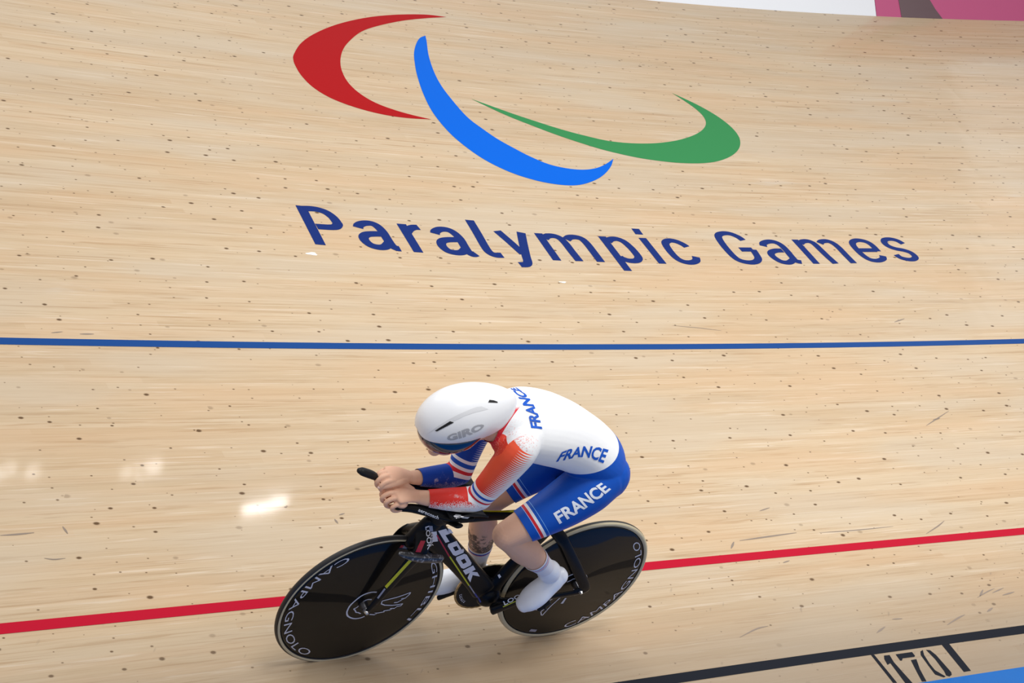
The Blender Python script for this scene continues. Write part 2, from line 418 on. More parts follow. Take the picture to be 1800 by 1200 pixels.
TR = {"emb":[[[6.4369,6.8063],[6.2838,6.8041],[6.0656,6.7358],[5.8369,6.6212],[5.5937,6.4449],[5.3843,6.2421],[5.2275,6.0429],[5.1204,5.8452],[5.0888,5.7547],[5.0739,5.6619],[5.0686,5.523],[5.0914,5.3725],[5.1559,5.246],[5.2654,5.1511],[5.4088,5.0842],[5.568,5.0596],[5.7362,5.0703],[5.6336,5.1072],[5.5305,5.1594],[5.4372,5.2375],[5.3781,5.3469],[5.3519,5.4854],[5.3632,5.6491],[5.407,5.825],[5.4852,6.0153],[5.5894,6.1897],[5.7179,6.3608],[5.8751,6.4987],[6.0726,6.635],[6.2607,6.7326]],[[6.1606,6.4144],[6.107,6.3626],[6.0458,6.2545],[5.9746,6.0867],[5.917,5.8971],[5.8703,5.7153],[5.8177,5.4554],[5.7828,5.1821],[5.7883,4.927],[5.8261,4.7338],[5.8942,4.5612],[6.0003,4.4244],[6.127,4.34],[6.2611,4.3009],[6.3891,4.3045],[6.5173,4.3641],[6.6353,4.4574],[6.7412,4.5815],[6.8117,4.6992],[6.7206,4.6149],[6.6287,4.5522],[6.5286,4.5198],[6.4231,4.5238],[6.3129,4.5659],[6.2234,4.6576],[6.1577,4.7556],[6.0953,4.863],[6.0431,4.9998],[5.999,5.1609],[5.9861,5.4355],[5.9918,5.6297],[6.0191,5.8349],[6.0708,6.0807],[6.1347,6.3091]],[[6.1304,5.4322],[6.2293,5.3534],[6.3524,5.2546],[6.4793,5.1639],[6.6084,5.0784],[6.7442,5.0089],[6.8874,4.9545],[7.0496,4.9424],[7.2285,4.966],[7.4028,5.0264],[7.5564,5.1141],[7.6684,5.2102],[7.7436,5.3158],[7.7761,5.4302],[7.7705,5.5541],[7.7397,5.6762],[7.6965,5.7978],[7.7707,5.6935],[7.8388,5.576],[7.8944,5.4326],[7.9201,5.2761],[7.9073,5.1295],[7.8512,4.9932],[7.7641,4.8801],[7.6532,4.7897],[7.5328,4.7288],[7.3931,4.6977],[7.2221,4.6954],[7.0336,4.7254],[6.8697,4.7824],[6.7345,4.8534],[6.5655,4.9722],[6.4053,5.1134],[6.2886,5.2282],[6.1947,5.3469]]],"letters":[["P",[[0,[4.5184,3.8537],[4.5038,3.6506],[4.4889,3.4535]],[1,[4.5261,3.8247],[4.568,3.8284],[4.6048,3.8222],[4.6396,3.7996],[4.6616,3.7511],[4.6661,3.6989],[4.6638,3.6758],[4.6427,3.6488],[4.6114,3.6405],[4.5688,3.64],[4.534,3.6409]]]],["a",[[1,[4.7711,3.6526],[4.7842,3.6782],[4.8162,3.7013],[4.8621,3.7073],[4.8891,3.6821],[4.9006,3.6204],[4.898,3.5417],[4.8999,3.4804],[4.9152,3.454],[4.9367,3.4512]],[1,[4.8829,3.5977],[4.8382,3.5949],[4.7945,3.5844],[4.7666,3.5559],[4.7615,3.5156],[4.778,3.4735],[4.8145,3.4561],[4.8536,3.4638],[4.8901,3.5022]]]],["r",[[0,[5.046,3.7195],[5.0389,3.5689],[5.0315,3.4218]],[1,[5.0442,3.6303],[5.0731,3.6663],[5.1056,3.6875],[5.1377,3.6912]]]],["a",[[1,[5.2112,3.6297],[5.225,3.6565],[5.2614,3.6814],[5.3034,3.6817],[5.3301,3.6534],[5.3434,3.5922],[5.3383,3.5147],[5.3369,3.4516],[5.3516,3.423],[5.3782,3.432]],[1,[5.3253,3.5759],[5.2742,3.5719],[5.2334,3.5599],[5.2095,3.5334],[5.2027,3.4932],[5.2175,3.451],[5.256,3.4348],[5.2969,3.4422],[5.3325,3.4778]]]],["l",[[1,[5.4893,3.8031],[5.4781,3.6576],[5.4645,3.5139],[5.4661,3.4538],[5.4893,3.4268],[5.5355,3.4264]]]],["y",[[0,[5.6155,3.6952],[5.6465,3.5711],[5.6734,3.4472]],[1,[5.7631,3.6887],[5.7192,3.5522],[5.6812,3.4275],[5.6671,3.3731],[5.6524,3.3444],[5.6331,3.3334],[5.6003,3.3316]]]],["m",[[0,[5.871,3.6885],[5.8653,3.5378],[5.86,3.3905]],[1,[5.8862,3.6333],[5.9182,3.6602],[5.9567,3.6651],[5.9878,3.6439],[5.9995,3.5883],[5.9995,3.4942],[6.0014,3.3905]],[1,[6.0258,3.6288],[6.0583,3.6558],[6.0972,3.6606],[6.1302,3.6428],[6.1415,3.5867],[6.1409,3.4918],[6.139,3.3885]]]],["p",[[0,[6.2803,3.6821],[6.2767,3.4871],[6.2722,3.2984]],[1,[6.2932,3.6245],[6.3245,3.6516],[6.3649,3.6578],[6.3983,3.6308],[6.4143,3.5669],[6.4181,3.4957],[6.4118,3.4459],[6.3812,3.4143],[6.3358,3.4109],[6.3004,3.4323],[6.2901,3.4541]]]],["i",[[0,[6.5517,3.7888],[6.5483,3.721]],[0,[6.5479,3.6797],[6.5463,3.532],[6.5443,3.3876]]]],["c",[[1,[6.8055,3.5888],[6.7924,3.6192],[6.7612,3.6523],[6.7197,3.6598],[6.6836,3.6357],[6.6692,3.591],[6.6646,3.5074],[6.6756,3.4432],[6.7072,3.4123],[6.7533,3.4105],[6.7927,3.4335],[6.8111,3.476]]]],["G",[[1,[7.2448,3.688],[7.2284,3.7302],[7.1924,3.7646],[7.1479,3.7686],[7.1042,3.7472],[7.0831,3.7005],[7.0735,3.5985],[7.0784,3.4874],[7.1025,3.4406],[7.1545,3.4224],[7.2047,3.4341],[7.2392,3.4705],[7.251,3.5229],[7.2572,3.5778]],[0,[7.1661,3.5745],[7.2568,3.5771]]]],["a",[[1,[7.3541,3.6207],[7.3709,3.6556],[7.4164,3.6789],[7.4598,3.6759],[7.4865,3.6407],[7.493,3.5759],[7.4909,3.5039],[7.4943,3.4514],[7.5272,3.4358]],[1,[7.4644,3.5727],[7.4157,3.5697],[7.3738,3.5494],[7.357,3.5173],[7.3632,3.4742],[7.3877,3.4361],[7.4331,3.4291],[7.4822,3.4624]]]],["m",[[0,[7.6228,3.7113],[7.6246,3.5645],[7.6251,3.4183]],[1,[7.6394,3.6651],[7.6704,3.6895],[7.7096,3.6947],[7.7366,3.6681],[7.7448,3.6023],[7.7521,3.5102],[7.7638,3.4231]],[1,[7.783,3.6695],[7.8097,3.6939],[7.8537,3.6991],[7.8807,3.6723],[7.8927,3.6177],[7.8947,3.5285],[7.899,3.4298]]]],["e",[[1,[8.1581,3.5792],[8.1556,3.659],[8.1328,3.7024],[8.0851,3.7172],[8.0402,3.6986],[8.0171,3.656],[8.0135,3.5774],[8.0233,3.5114],[8.0482,3.4732],[8.0942,3.4645],[8.1446,3.4883],[8.1615,3.5251]],[0,[8.0119,3.5914],[8.15,3.594]]]],["s",[[1,[8.3973,3.6777],[8.3758,3.7194],[8.334,3.7373],[8.2879,3.7258],[8.2669,3.6876],[8.2739,3.6453],[8.3079,3.6139],[8.358,3.5947],[8.3919,3.5633],[8.3957,3.5119],[8.3627,3.4826],[8.3223,3.4815],[8.2832,3.5031],[8.2693,3.5406]]]]],"nums":[[[5.9216,0.1909],[5.9404,0.1893],[5.9465,0.0177],[5.925,0.021]],[[5.9895,0.1765],[6.0218,0.1749],[6.0149,0.1324],[6.0281,0.0019],[5.9892,0.008],[5.9921,0.1296],[5.9697,0.1225],[5.9763,0.1567]],[[6.0577,0.174],[6.1573,0.174],[6.1573,0.1501],[6.149,0.145],[6.0794,0.1465],[6.0651,0.1342],[6.0558,0.1356]],[[6.1157,0.1299],[6.1505,0.131],[6.1263,0.0724],[6.1101,0.0013],[6.0847,0.004],[6.0984,0.0643]],[[6.2057,0.1702],[6.2252,0.1769],[6.2108,0.1473],[6.2033,0.0919],[6.2046,0.0544],[6.2354,0.0114],[6.2208,0.0087],[6.1862,0.0312],[6.1878,0.088],[6.1919,0.15]],[[6.244,0.1754],[6.2646,0.1699],[6.2767,0.1376],[6.2845,0.0299],[6.2761,0.0157],[6.2559,0.0083],[6.2426,0.0165],[6.25,0.0413],[6.2532,0.1158]],[[6.3537,0.1917],[6.3997,0.1916],[6.4001,0.0218],[6.3555,0.021]]],"wemb":[[[-0.0372,0.059],[-0.0156,0.0626],[0.0065,0.0592],[0.026,0.0483],[0.0421,0.0278],[0.0543,0.0047],[0.0568,-0.0197],[0.0534,-0.0387],[0.0426,-0.0568],[0.0218,-0.0721],[0.0022,-0.079],[-0.0181,-0.0786],[-0.0336,-0.0733]],[[-0.0284,0.022],[-0.01,0.0254],[0.0033,0.0188],[0.0136,0.0036],[0.0223,-0.0118],[0.0319,-0.0178],[0.0228,-0.0283],[0.015,-0.0397],[0.0052,-0.043],[-0.0089,-0.0522]],[[-0.0809,0.003],[-0.1148,0.0061],[-0.1456,0.0095],[-0.1753,0.0163],[-0.1987,0.0228]],[[-0.1987,0.0228],[-0.1986,0.0145],[-0.1864,-0.005],[-0.1669,-0.0046],[-0.1805,-0.0063],[-0.1573,-0.0223],[-0.1421,-0.0204]],[[-0.0809,0.003],[-0.0826,-0.0128],[-0.102,-0.0247],[-0.1376,-0.0345],[-0.1626,-0.0367],[-0.1869,-0.0367]],[[-0.1869,-0.0367],[-0.1824,-0.0467],[-0.1663,-0.0467],[-0.1567,-0.056],[-0.1356,-0.0511],[-0.1525,-0.0533],[-0.1389,-0.06],[-0.1097,-0.0593],[-0.1168,-0.0655],[-0.0864,-0.0657],[-0.0723,-0.0617],[-0.0856,-0.0677],[-0.0762,-0.0728],[-0.0513,-0.0652]],[[-0.0447,-0.0643],[-0.0434,-0.1105]]]}
M_e = [mat('emblem red', (.36, .006, .008), .45, spec=.03), mat('emblem blue', (.0, .115, .62), .45, spec=.03), mat('emblem green', (.036, .225, .075), .45, spec=.03)]
def smooth_sides(P, tip, k=5):
    P = np.array(P); n = len(P)
    a = resample(P[:tip + 1], tip * k + 1, 0); b = resample(np.vstack([P[tip:], P[:1]]), (n - tip) * k + 1, 0)
    return [tuple(q) for q in np.vstack([a[:-1], b[:-1]])]
for (P, tip), m_, nm in zip(zip(TR['emb'], (16, 18, 16)), M_e, ('red_emblem_swoosh', 'blue_emblem_swoosh', 'green_emblem_swoosh')):
    # smooth the outline between its sharp tips
    V, Fc = fill_poly(smooth_sides(P, tip), .12)
    painted(nm, V, Fc, m_, floor)
M_navy = mat('navy paint', (.009, .026, .15), .45, spec=.03)
allV, allF = [], []
for ch, strokes in TR['letters']:
    for i, st in enumerate(strokes):
        V, Fc = ribbon(st[1:], lambda x: .0565 - .0030 * (x - 4.5), st[0] == 1)
        painted_h = .0012 + .0003 * i
        k = len(allV)
        P = track(V[:, 0], V[:, 1], painted_h)
        allV += [tuple(q) for q in P]; allF += [tuple(k + a for a in f) for f in Fc]
link('event_lettering', mesh(allV, allF), M_navy, floor, smooth=False, kind='structure')
# rubber scuffs and two paint chips on the boards
M_scuff = mat('scuff', (.26, .21, .17), .6, spec=.05)
allV, allF = [], []
for i, P in enumerate([[[6.2764,2.7333],[6.4234,2.7109],[6.5686,2.6821]],[[7.3849,1.749],[7.4857,1.7998],[7.6242,1.8706]],[[7.4634,1.7959],[7.5189,1.8082]],[[6.7819,0.4475],[6.8673,0.4763],[6.9286,0.4927]],[[6.8009,0.453],[6.8551,0.4938]],[[6.892,0.4653],[6.9859,0.4896]],[[6.9414,0.4432],[7.0302,0.456]],[[6.4765,0.3034],[6.5704,0.3359],[6.6259,0.3514]],[[6.1911,0.3792],[6.2509,0.3749]],[[6.0465,0.3109],[6.1206,0.3408]],[[5.9193,1.1612],[5.9935,1.1799]],[[6.7956,0.9057],[6.9029,0.9508],[6.9746,0.9874]],[[5.6001,0.9242],[5.6438,0.967]],[[6.1665,0.9786],[6.3768,0.974],[6.6335,0.978]],[[5.68,0.9712],[6.0353,0.9918]],[[5.8267,0.8014],[5.8744,0.8117]],[[2.608,1.3524],[2.6151,1.3105]],[[2.3693,1.3233],[2.4312,1.3239],[2.4947,1.3276]],[[2.4931,1.189],[2.5259,1.1796],[2.5685,1.1813]],[[3.7267,1.3004],[3.7304,1.2716]],[[3.7571,1.3229],[3.787,1.3312]],[[5.3015,0.387],[5.4213,0.4225],[5.4915,0.4304]],[[6.7687,0.3518],[6.8216,0.372]],[[6.4297,0.221],[6.4025,0.1956]],[[7.8972,2.7937],[7.8025,2.7581]],[[2.9103,2.5954],[2.9618,2.6059]],[[3.0314,2.5913],[3.094,2.5936]]]):
    w0 = .007 + .005 * (i * 37 % 5) / 5
    V, Fc = ribbon(P, w0 if len(P) == 2 else w0 * .8, len(P) > 2); k = len(allV)
    n_ = len(V) // 2; taper = np.sin(np.linspace(.25, math.pi - .25, n_))[:, None]
    mid = (V[:n_] + V[n_:]) / 2; V = np.vstack([mid + (V[:n_] - mid) * taper, mid + (V[n_:] - mid) * taper])
    allV += [tuple(q) for q in track(V[:, 0], V[:, 1], .0009)]; allF += [tuple(k + a for a in f) for f in Fc]
link('rubber_scuff', mesh(allV, allF), M_scuff, floor, smooth=False, kind='structure')
M_chip = mat('paint chip', (.86, .84, .78), .6)
allV, allF = [], []
for t_, s_, a_, b_ in ((4.407, 3.359, .030, .014), (5.79, 3.16, .022, .008)):
    k = len(allV)
    an = np.linspace(0, 2 * math.pi, 14)[:-1]; rr = 1 + .25 * np.sin(3 * an + t_)
    allV += [tuple(q) for q in track(t_ + a_ * rr * np.cos(an), s_ + b_ * rr * np.sin(an), .001)]; allF.append(tuple(range(k, k + 13)))
link('paint_chip', mesh(allV, allF), M_chip, floor, smooth=False, kind='structure')
allV, allF = [], []
for P in TR['nums']:
    V, Fc = fill_poly(P, .2); k = len(allV)
    allV += [tuple(q) for q in track(V[:, 0], V[:, 1], .0012)]; allF += [tuple(k + a for a in f) for f in Fc]
link('distance_mark', mesh(allV, allF), M_blk, floor, smooth=False, kind='structure')
# blue apron and infield floor at the foot of the bank
M_apron = mat('apron blue', (.008, .18, .60), .45, spec=.03)
g = NB(M_apron); n_ = g.noise(g.n.new('ShaderNodeTexCoord').outputs['UV'], 3, 4)
g.l.new(g.mix(g.m('MULTIPLY', n_, .5), (.003, .14, .50), (.02, .11, .34)), g.b.inputs['Base Color'])
ap = sheet(lambda t, d: flat(t, d, 0) + np.stack([0 * t, 0 * t, -.10 * d], -1), us, np.linspace(0, .75, 4), 'apron')
link('floor_apron', ap, M_apron, None, smooth=False, kind='structure')
M_inf = mat('infield', (.36, .36, .37), .6, spec=.2)
inf = sheet(lambda t, d: flat(t, d, -.075), us, np.linspace(.75, 14, 6), 'infield')
link('floor_infield', inf, M_inf, None, smooth=False, kind='structure')

# boards along the outer edge
def fence(name, t0, t1, m, label):
    tt = np.linspace(t0, t1, max(3, int((t1 - t0) / .2))); V = []; k = len(tt)
    top = track(tt, np.full(k, W_TOP)); out = track(tt, np.full(k, W_TOP + .05))
    d = (out - top); d[:, 2] = 0; d /= np.linalg.norm(d, axis=1)[:, None]
    a = top + d * .002; b = top + d * .04
    z = np.array([0, 0, 1.0])
    for P in (a - z * .03, a + z * 1.05, b + z * 1.05, b - z * .03): V += [tuple(q) for q in P]
    Fc = []
    for r0 in range(4):
        r1 = (r0 + 1) % 4
        Fc += [(r0 * k + i, r0 * k + i + 1, r1 * k + i + 1, r1 * k + i) for i in range(k - 1)]
    Fc += [(0, k, 2 * k, 3 * k), (k - 1, 4 * k - 1, 3 * k - 1, 2 * k - 1)]
    bm = bmesh.new(); bm.from_mesh(mesh(V, Fc))
    o = link(name, bm_mesh(bm), m, None, smooth=False)
    return tag(o, label, 'board')
M_wboard = mat('white board', (.86, .90, .95), .5)
M_pink = mat('pink board', (.50, .055, .19), .5)
M_maroon = mat('maroon print', (.065, .012, .022), .4)
PK0, DK0, DK1 = 10.03, 10.235, 10.57
fence('perimeter_board', -9, PK0, M_wboard, 'white perimeter board along the top edge of the track')
pk = fence('perimeter_board', PK0 + .004, 27, M_pink, 'pink perimeter board with a maroon curved stripe, at the right end of the top edge')
# maroon stripe: leans like the print in the photo, bowed on its right edge
tt = []
zz = np.linspace(0, 1.04, 12)
def fence_pt(t, z, off):
    p0 = track(t, W_TOP); p1 = track(t, W_TOP + .05); d = p1 - p0; d[2] = 0; d /= np.linalg.norm(d)
    return p0 - d * off + np.array([0, 0, z])
V = [fence_pt(DK0 - .05 * z, z, .0015) for z in zz] + [fence_pt(DK1 - .62 * z ** .8 * .55, z, .0015) for z in zz]
V = [v for v in V]
Fc = [(i, i + 1, 12 + i + 1, 12 + i) for i in range(11)]
st = link('printed_stripe', mesh(V, Fc), M_maroon, pk, smooth=False)

# ------------------------------------------------------------------ bicycle (local frame: x forward, y left, z up from the rear contact)
MB = Matrix([[-0.987947, -0.105041, -0.113701, 4.393931], [0.154721, -0.647352, -0.746323, 0.060203], [0.00479, -0.754919, 0.655801, 0.381033], [0, 0, 0, 1]])
DEC = {"back":{"s":"FRANCE","b":[[0.5394,0.0,1.1888],[0.569,0.0,1.233],[0.6018,0.0,1.274],[0.6377,0.0,1.3118],[0.6742,0.0,1.3413],[0.7203,0.0,1.3665]],"t":[[0.5896,0.0,1.1957],[0.6174,0.0,1.2396],[0.6485,0.0,1.2777],[0.6886,0.0,1.3179],[0.7257,0.0,1.3498],[0.7642,0.0,1.3722]]},"side":{"s":"FRANCE","b":[[0.5441,0.15,1.1592],[0.5024,0.15,1.1681],[0.4629,0.15,1.1773],[0.417,0.15,1.1738],[0.3753,0.15,1.1594],[0.3285,0.15,1.1404]],"t":[[0.5403,0.15,1.208],[0.508,0.15,1.2215],[0.4724,0.15,1.2282],[0.4282,0.15,1.2278],[0.3788,0.15,1.2175],[0.3305,0.15,1.2031]]},"thigh":{"s":"FRANCE","b":[[0.3962,0.16,0.8591],[0.3356,0.16,0.9131],[0.2878,0.16,0.9622],[0.2418,0.16,1.0201]],"t":[[0.4485,0.16,0.9128],[0.3948,0.16,0.9638],[0.3501,0.16,1.0125],[0.3026,0.16,1.0554]]},"helm":{"s":"GIRO","b":[[0.9866,0.1,1.226],[0.9427,0.1,1.2373],[0.9018,0.1,1.2566],[0.8673,0.1,1.2813]],"t":[[0.9992,0.1,1.2522],[0.962,0.1,1.2689],[0.9202,0.1,1.2907],[0.8726,0.1,1.3047]]},"vent1":[[1.0555,0.1,1.2727],[1.0134,0.1,1.3155],[0.9953,0.1,1.3099],[1.0458,0.1,1.2699]],"vent2":[[0.8289,0.02,1.3281],[0.8291,0.02,1.3394],[0.8115,0.02,1.337],[0.7936,0.02,1.3308],[0.79,0.02,1.3256]],"groove_shade":[[1.0473,0.06,1.2189],[1.0233,0.06,1.254],[0.9908,0.06,1.2863],[0.9583,0.06,1.3109],[0.9216,0.06,1.333],[0.9005,0.06,1.3427],[0.882,0.06,1.3449],[0.8492,0.06,1.3322],[0.8955,0.06,1.3197],[0.9295,0.06,1.3051],[0.9606,0.06,1.2837],[0.9862,0.06,1.2708],[1.0271,0.06,1.2413]],"down":{"s":"LOOK","b":[[0.783,0.022,0.7041],[0.5218,0.022,0.4003]],"t":[[0.7373,0.022,0.7149],[0.4902,0.022,0.4284]]},"crank":{"s":"LOOK","b":[[0.3651,0.085,0.3227],[0.2824,0.085,0.3742]],"t":[[0.383,0.085,0.3461],[0.3026,0.085,0.3961]]},"head":{"s":"LOOK","b":[[0.8529,0.03,0.7358],[0.7963,0.03,0.6252]],"t":[[0.8395,0.03,0.7405],[0.7765,0.03,0.6292]]},"stick1":[[0.8177,0.03,0.7081],[0.7957,0.03,0.7091],[0.7687,0.03,0.6552],[0.7953,0.03,0.6532]],"stick2":[[0.8395,0.03,0.7405],[0.8238,0.03,0.7392],[0.8109,0.03,0.7119],[0.8249,0.03,0.7116]],"redp":[[0.8489,0.035,0.6766],[0.8282,0.035,0.6747],[0.8255,0.035,0.6214],[0.8482,0.035,0.6236]],"aero":{"s":"aerocoach","b":[[0.9527,0.075,0.8709],[0.8528,0.075,0.8281]],"t":[[0.9529,0.075,0.8862],[0.8543,0.075,0.8438]]},"wing":[[0.8353,0.12,0.8842],[0.8286,0.12,0.8907],[0.8141,0.12,0.8891],[0.7609,0.12,0.8785],[0.77,0.12,0.8664],[0.7947,0.12,0.8698],[0.8181,0.12,0.8758]],"l_red":[[0.7799,0.02,0.6793],[0.6784,0.02,0.5559],[0.6744,0.02,0.5595],[0.7759,0.02,0.6827]],"l_yel":[[0.677,0.02,0.5556],[0.5216,0.02,0.3799],[0.5178,0.02,0.384],[0.6733,0.02,0.5596]],"l_gry":[[0.52,0.02,0.38],[0.4751,0.02,0.3297],[0.4719,0.02,0.3333],[0.5168,0.02,0.3836]],"l_blu":[[0.4744,0.02,0.329],[0.4259,0.02,0.2741],[0.4214,0.02,0.279],[0.47,0.02,0.3338]],"l_top":[[0.6147,0.0,0.766],[0.4555,0.0,0.7541],[0.459,0.0,0.7621],[0.618,0.0,0.7739]],"l_fork":[[0.885,0.07,0.6282],[0.9406,0.07,0.4792],[0.9278,0.07,0.4675],[0.8722,0.07,0.6169]],"l_fork2":[[0.9298,0.06,0.4615],[0.9421,0.06,0.4113],[0.9342,0.06,0.4047],[0.9219,0.06,0.4551]],"l_crank":[[0.3677,0.085,0.3125],[0.2814,0.085,0.362],[0.2854,0.085,0.3672],[0.3717,0.085,0.3178]],"sq":[[0.4088,0.02,0.4236],[0.4021,0.02,0.4292],[0.3882,0.02,0.4149],[0.3935,0.02,0.4058]]}
bike = bpy.data.objects.new('track_bicycle', None); C.objects.link(bike); bike.matrix_world = MB
tag(bike, 'black carbon track bicycle with two black disc wheels, ridden by the cyclist', 'bicycle')
M_carbon = mat('gloss carbon', (.006, .0065, .008), .35, coat=.08, coat_rough=.08, spec=.12)
M_matte = mat('matt carbon', (.008, .009, .011), .5, spec=.25)
M_disc = mat('disc lacquer', (.006, .0055, .005), .3, coat=.38, coat_rough=.03, spec=.1)
M_tyre = mat('tyre rubber', (.016, .015, .015), .5)
M_tan = mat('tan sidewall', (.56, .49, .32), .6)
M_steel = mat('steel', (.55, .56, .58), .25, metal=1)
M_dsteel = mat('dark steel', (.10, .10, .11), .3, metal=1)
M_chain = mat('gold chain', (.42, .35, .22), .35, metal=1)
M_sil = mat('silver decal', (.80, .80, .86), .4)
M_wht = mat('white decal', (.82, .84, .88), .45)
M_yel = mat('yellow decal', (.62, .60, .015), .4)
M_rdec = mat('red decal', (.48, .010, .04), .4)
M_gry = mat('grey decal', (.33, .33, .40), .4)
M_bdec = mat('blue decal', (.02, .05, .32), .4)
M_marble = mat('forged carbon', (.05, .05, .055), .3, coat=.3)
g = NB(M_marble); tc = g.n.new('ShaderNodeTexCoord').outputs['Object']
g.l.new(g.mix(g.step(.5, .62, g.noise(tc, 60, 4, .7)), (.035, .036, .04), (.30, .31, .34)), g.b.inputs['Base Color'])

XF, XR, WR = .9584, 0.0, .334
steer = 0.046
def wheel(name, cx, rot, tan_in, label):
    c0 = (0, 0, 0)
    # lens shaped disc
    rr = [(.006, .0225), (.03, .0225), (.05, .021), (.12, .0175), (.20, .0135), (.27, .0105), (.305, .0095), (.3125, .0085)]
    prof = rr + [(r, -y) for r, y in rr[::-1]]
    w = link(name, lathe_y(prof, c0, 128), M_disc, bike)
    w.location = (cx, 0, WR); w.rotation_euler = (0, 0, rot)
    n = 20
    ty = [(.3225 + .0115 * math.cos(2 * math.pi * i / n), .0115 * math.sin(2 * math.pi * i / n)) for i in range(n)]
    link('tyre', lathe_y(ty, c0, 128, True), M_tyre, w)
    for s in (1, -1):
        a0, a1 = (R(tan_in[0]), R(tan_in[1]))
        sd = [(.3225 + .0119 * math.cos(a0 + (a1 - a0) * i / 8), s * .0119 * math.sin(a0 + (a1 - a0) * i / 8)) for i in range(9)]
        link('sidewall', lathe_y(sd, c0, 128), M_tan, w)
    bm = bmesh.new()
    loft(bm, [(0, -.048, 0, .013, .013), (0, -.02, 0, .019, .019), (0, .02, 0, .019, .019), (0, .048, 0, .013, .013)], up=(1, 0, 0))
    link('hub', bm_mesh(bm), M_dsteel, w)
    return w
fw = wheel('front_wheel', XF, steer, (72, 118), '')
rw = wheel('rear_wheel', XR, 0, (26, 128), '')
def arc_text(word, wheel_o, a0, a1, r_base, r_top, m, bold=.0, lift=.0015):
    """word set along a circle on the left face; angles in degrees, counter-clockwise as seen from the left"""
    V, Fc = text_tris(word, bold)
    out = []
    for u, v in V:
        th = R(a0 + (a1 - a0) * u); r = r_base + (r_top - r_base) * v
        y = np.interp(r, [.0, .05, .12, .20, .27, .305, .3125], [.0225, .021, .0175, .0135, .0105, .0095, .0085]) + lift
        out.append((-r * math.cos(th), y, r * math.sin(th)))
    return link('wheel_lettering', mesh(out, Fc), m, wheel_o, smooth=False)
M_wl = mat('wheel print', (.66, .67, .74), .4)
arc_text('CAMPAGNOLO', fw, 119, 243, .303, .272, M_wl, -.004)
arc_text('GHIBLI', fw, 37, -30, .284, .305, M_wl, -.004)
arc_text('CAMPAGNOLO', rw, 286, 406, .303, .273, M_wl, -.004)
def disc_y(r): return float(np.interp(r, [.0, .05, .12, .20, .27, .305, .3125], [.0225, .021, .0175, .0135, .0105, .0095, .0085]))
def wheel_emblem(wheel_o, ang=0):
    V, Fc = [], []
    ca, sa = math.cos(ang), math.sin(ang)
    for i, P in enumerate(TR['wemb'][:6]):
        Q, F2 = ribbon(P, .0052 if i else .0064, i < 3)
        k = len(V)
        for x, z in Q:
            x, z = x * ca - z * sa, x * sa + z * ca
            V.append((x, disc_y(math.hypot(x, z)) + .0012 + .0001 * i, z))
        Fc += [tuple(k + a for a in f) for f in F2]
    link('winged_wheel_emblem', mesh(V, Fc), M_wl, wheel_o, smooth=False)
wheel_emblem(fw); wheel_emblem(rw, R(118))
def patch(r0, r1, a0, a1, m, wheel_o, name):
    V = []
    for a, b in ((r0, a0), (r0, a1), (r1, a1), (r1, a0)):
        V.append((-a * math.cos(R(b)), disc_y(a) + .0015, a * math.sin(R(b))))
    link(name, mesh(V, [(0, 1, 2, 3)]), m, wheel_o, smooth=False)
patch(.285, .30, 72, 76, M_gry, fw, 'maker_sticker'); patch(.286, .299, 76, 79, M_rdec, fw, 'maker_sticker')
patch(.286, .300, 252, 259, M_gry, rw, 'maker_sticker')
patch(.085, .120, 262, 268, M_wl, rw, 'valve_mark')
# axle ends
for cx, y, nm in ((XF, .058, 'axle_end'), (XR, .064, 'axle_nut')):
    for s in (1, -1):
        bm = bmesh.new()
        loft(bm, [(cx, s * (y - .014), .334, .011, .011), (cx, s * y, .334, .010, .010), (cx, s * (y + .012), .334, .005, .005)], up=(1, 0, 0), n=6 if nm == 'axle_nut' else 16, round_end=False)
        link(nm, bm_mesh(bm), M_steel, bike, smooth=(nm != 'axle_nut'))

# frame
bm = bmesh.new()
loft(bm, [(.800, 0, .690, .020, .058), (.750, 0, .640, .020, .052), (.62, 0, .520, .019, .047), (.50, 0, .405, .020, .047), (.43, 0, .335, .025, .050)], up=(0, 1, 0), power=3)
loft(bm, [(.835, 0, .600, .021, .030), (.815, 0, .66, .022, .036), (.798, 0, .73, .022, .034), (.788, 0, .775, .021, .028)], up=(0, 1, 0), power=2.4)
loft(bm, [(.80, 0, .748, .019, .030), (.70, 0, .742, .017, .020), (.46, 0, .742, .015, .017), (.24, 0, .742, .015, .018)], up=(0, 1, 0), power=2.6)
loft(bm, [(.40, 0, .29, .026, .040), (.365, 0, .40, .015, .034), (.33, 0, .50, .013, .030), (.275, 0, .62, .013, .030), (.225, 0, .735, .014, .028), (.205, 0, .80, .012, .024)], up=(0, 1, 0), power=2.4)
ball(bm, (.385, 0, .290), (.052, .040, .052))
for s in (1, -1):
    loft(bm, [(.265, s * .012, .672, .010, .024), (.225, s * .036, .640, .009, .026), (.185, s * .048, .600, .008, .022), (.085, s * .056, .48, .008, .024), (.00, s * .061, .375, .007, .024), (-.030, s * .062, .336, .005, .020)], up=(0, 1, 0))
    loft(bm, [(.375, s * .026, .285, .012, .022), (.30, s * .040, .290, .010, .018), (.15, s * .054, .308, .007, .015), (.0, s * .061, .330, .006, .016), (-.040, s * .061, .337, .004, .010)], up=(0, 1, 0))
    box(bm, (-.005, s * .060, .340), (.034, .0035, .021), Matrix.Rotation(R(25), 3, 'Y'), .003)
frame = link('frame', fuse(bm, .0032, 3), M_carbon, bike)

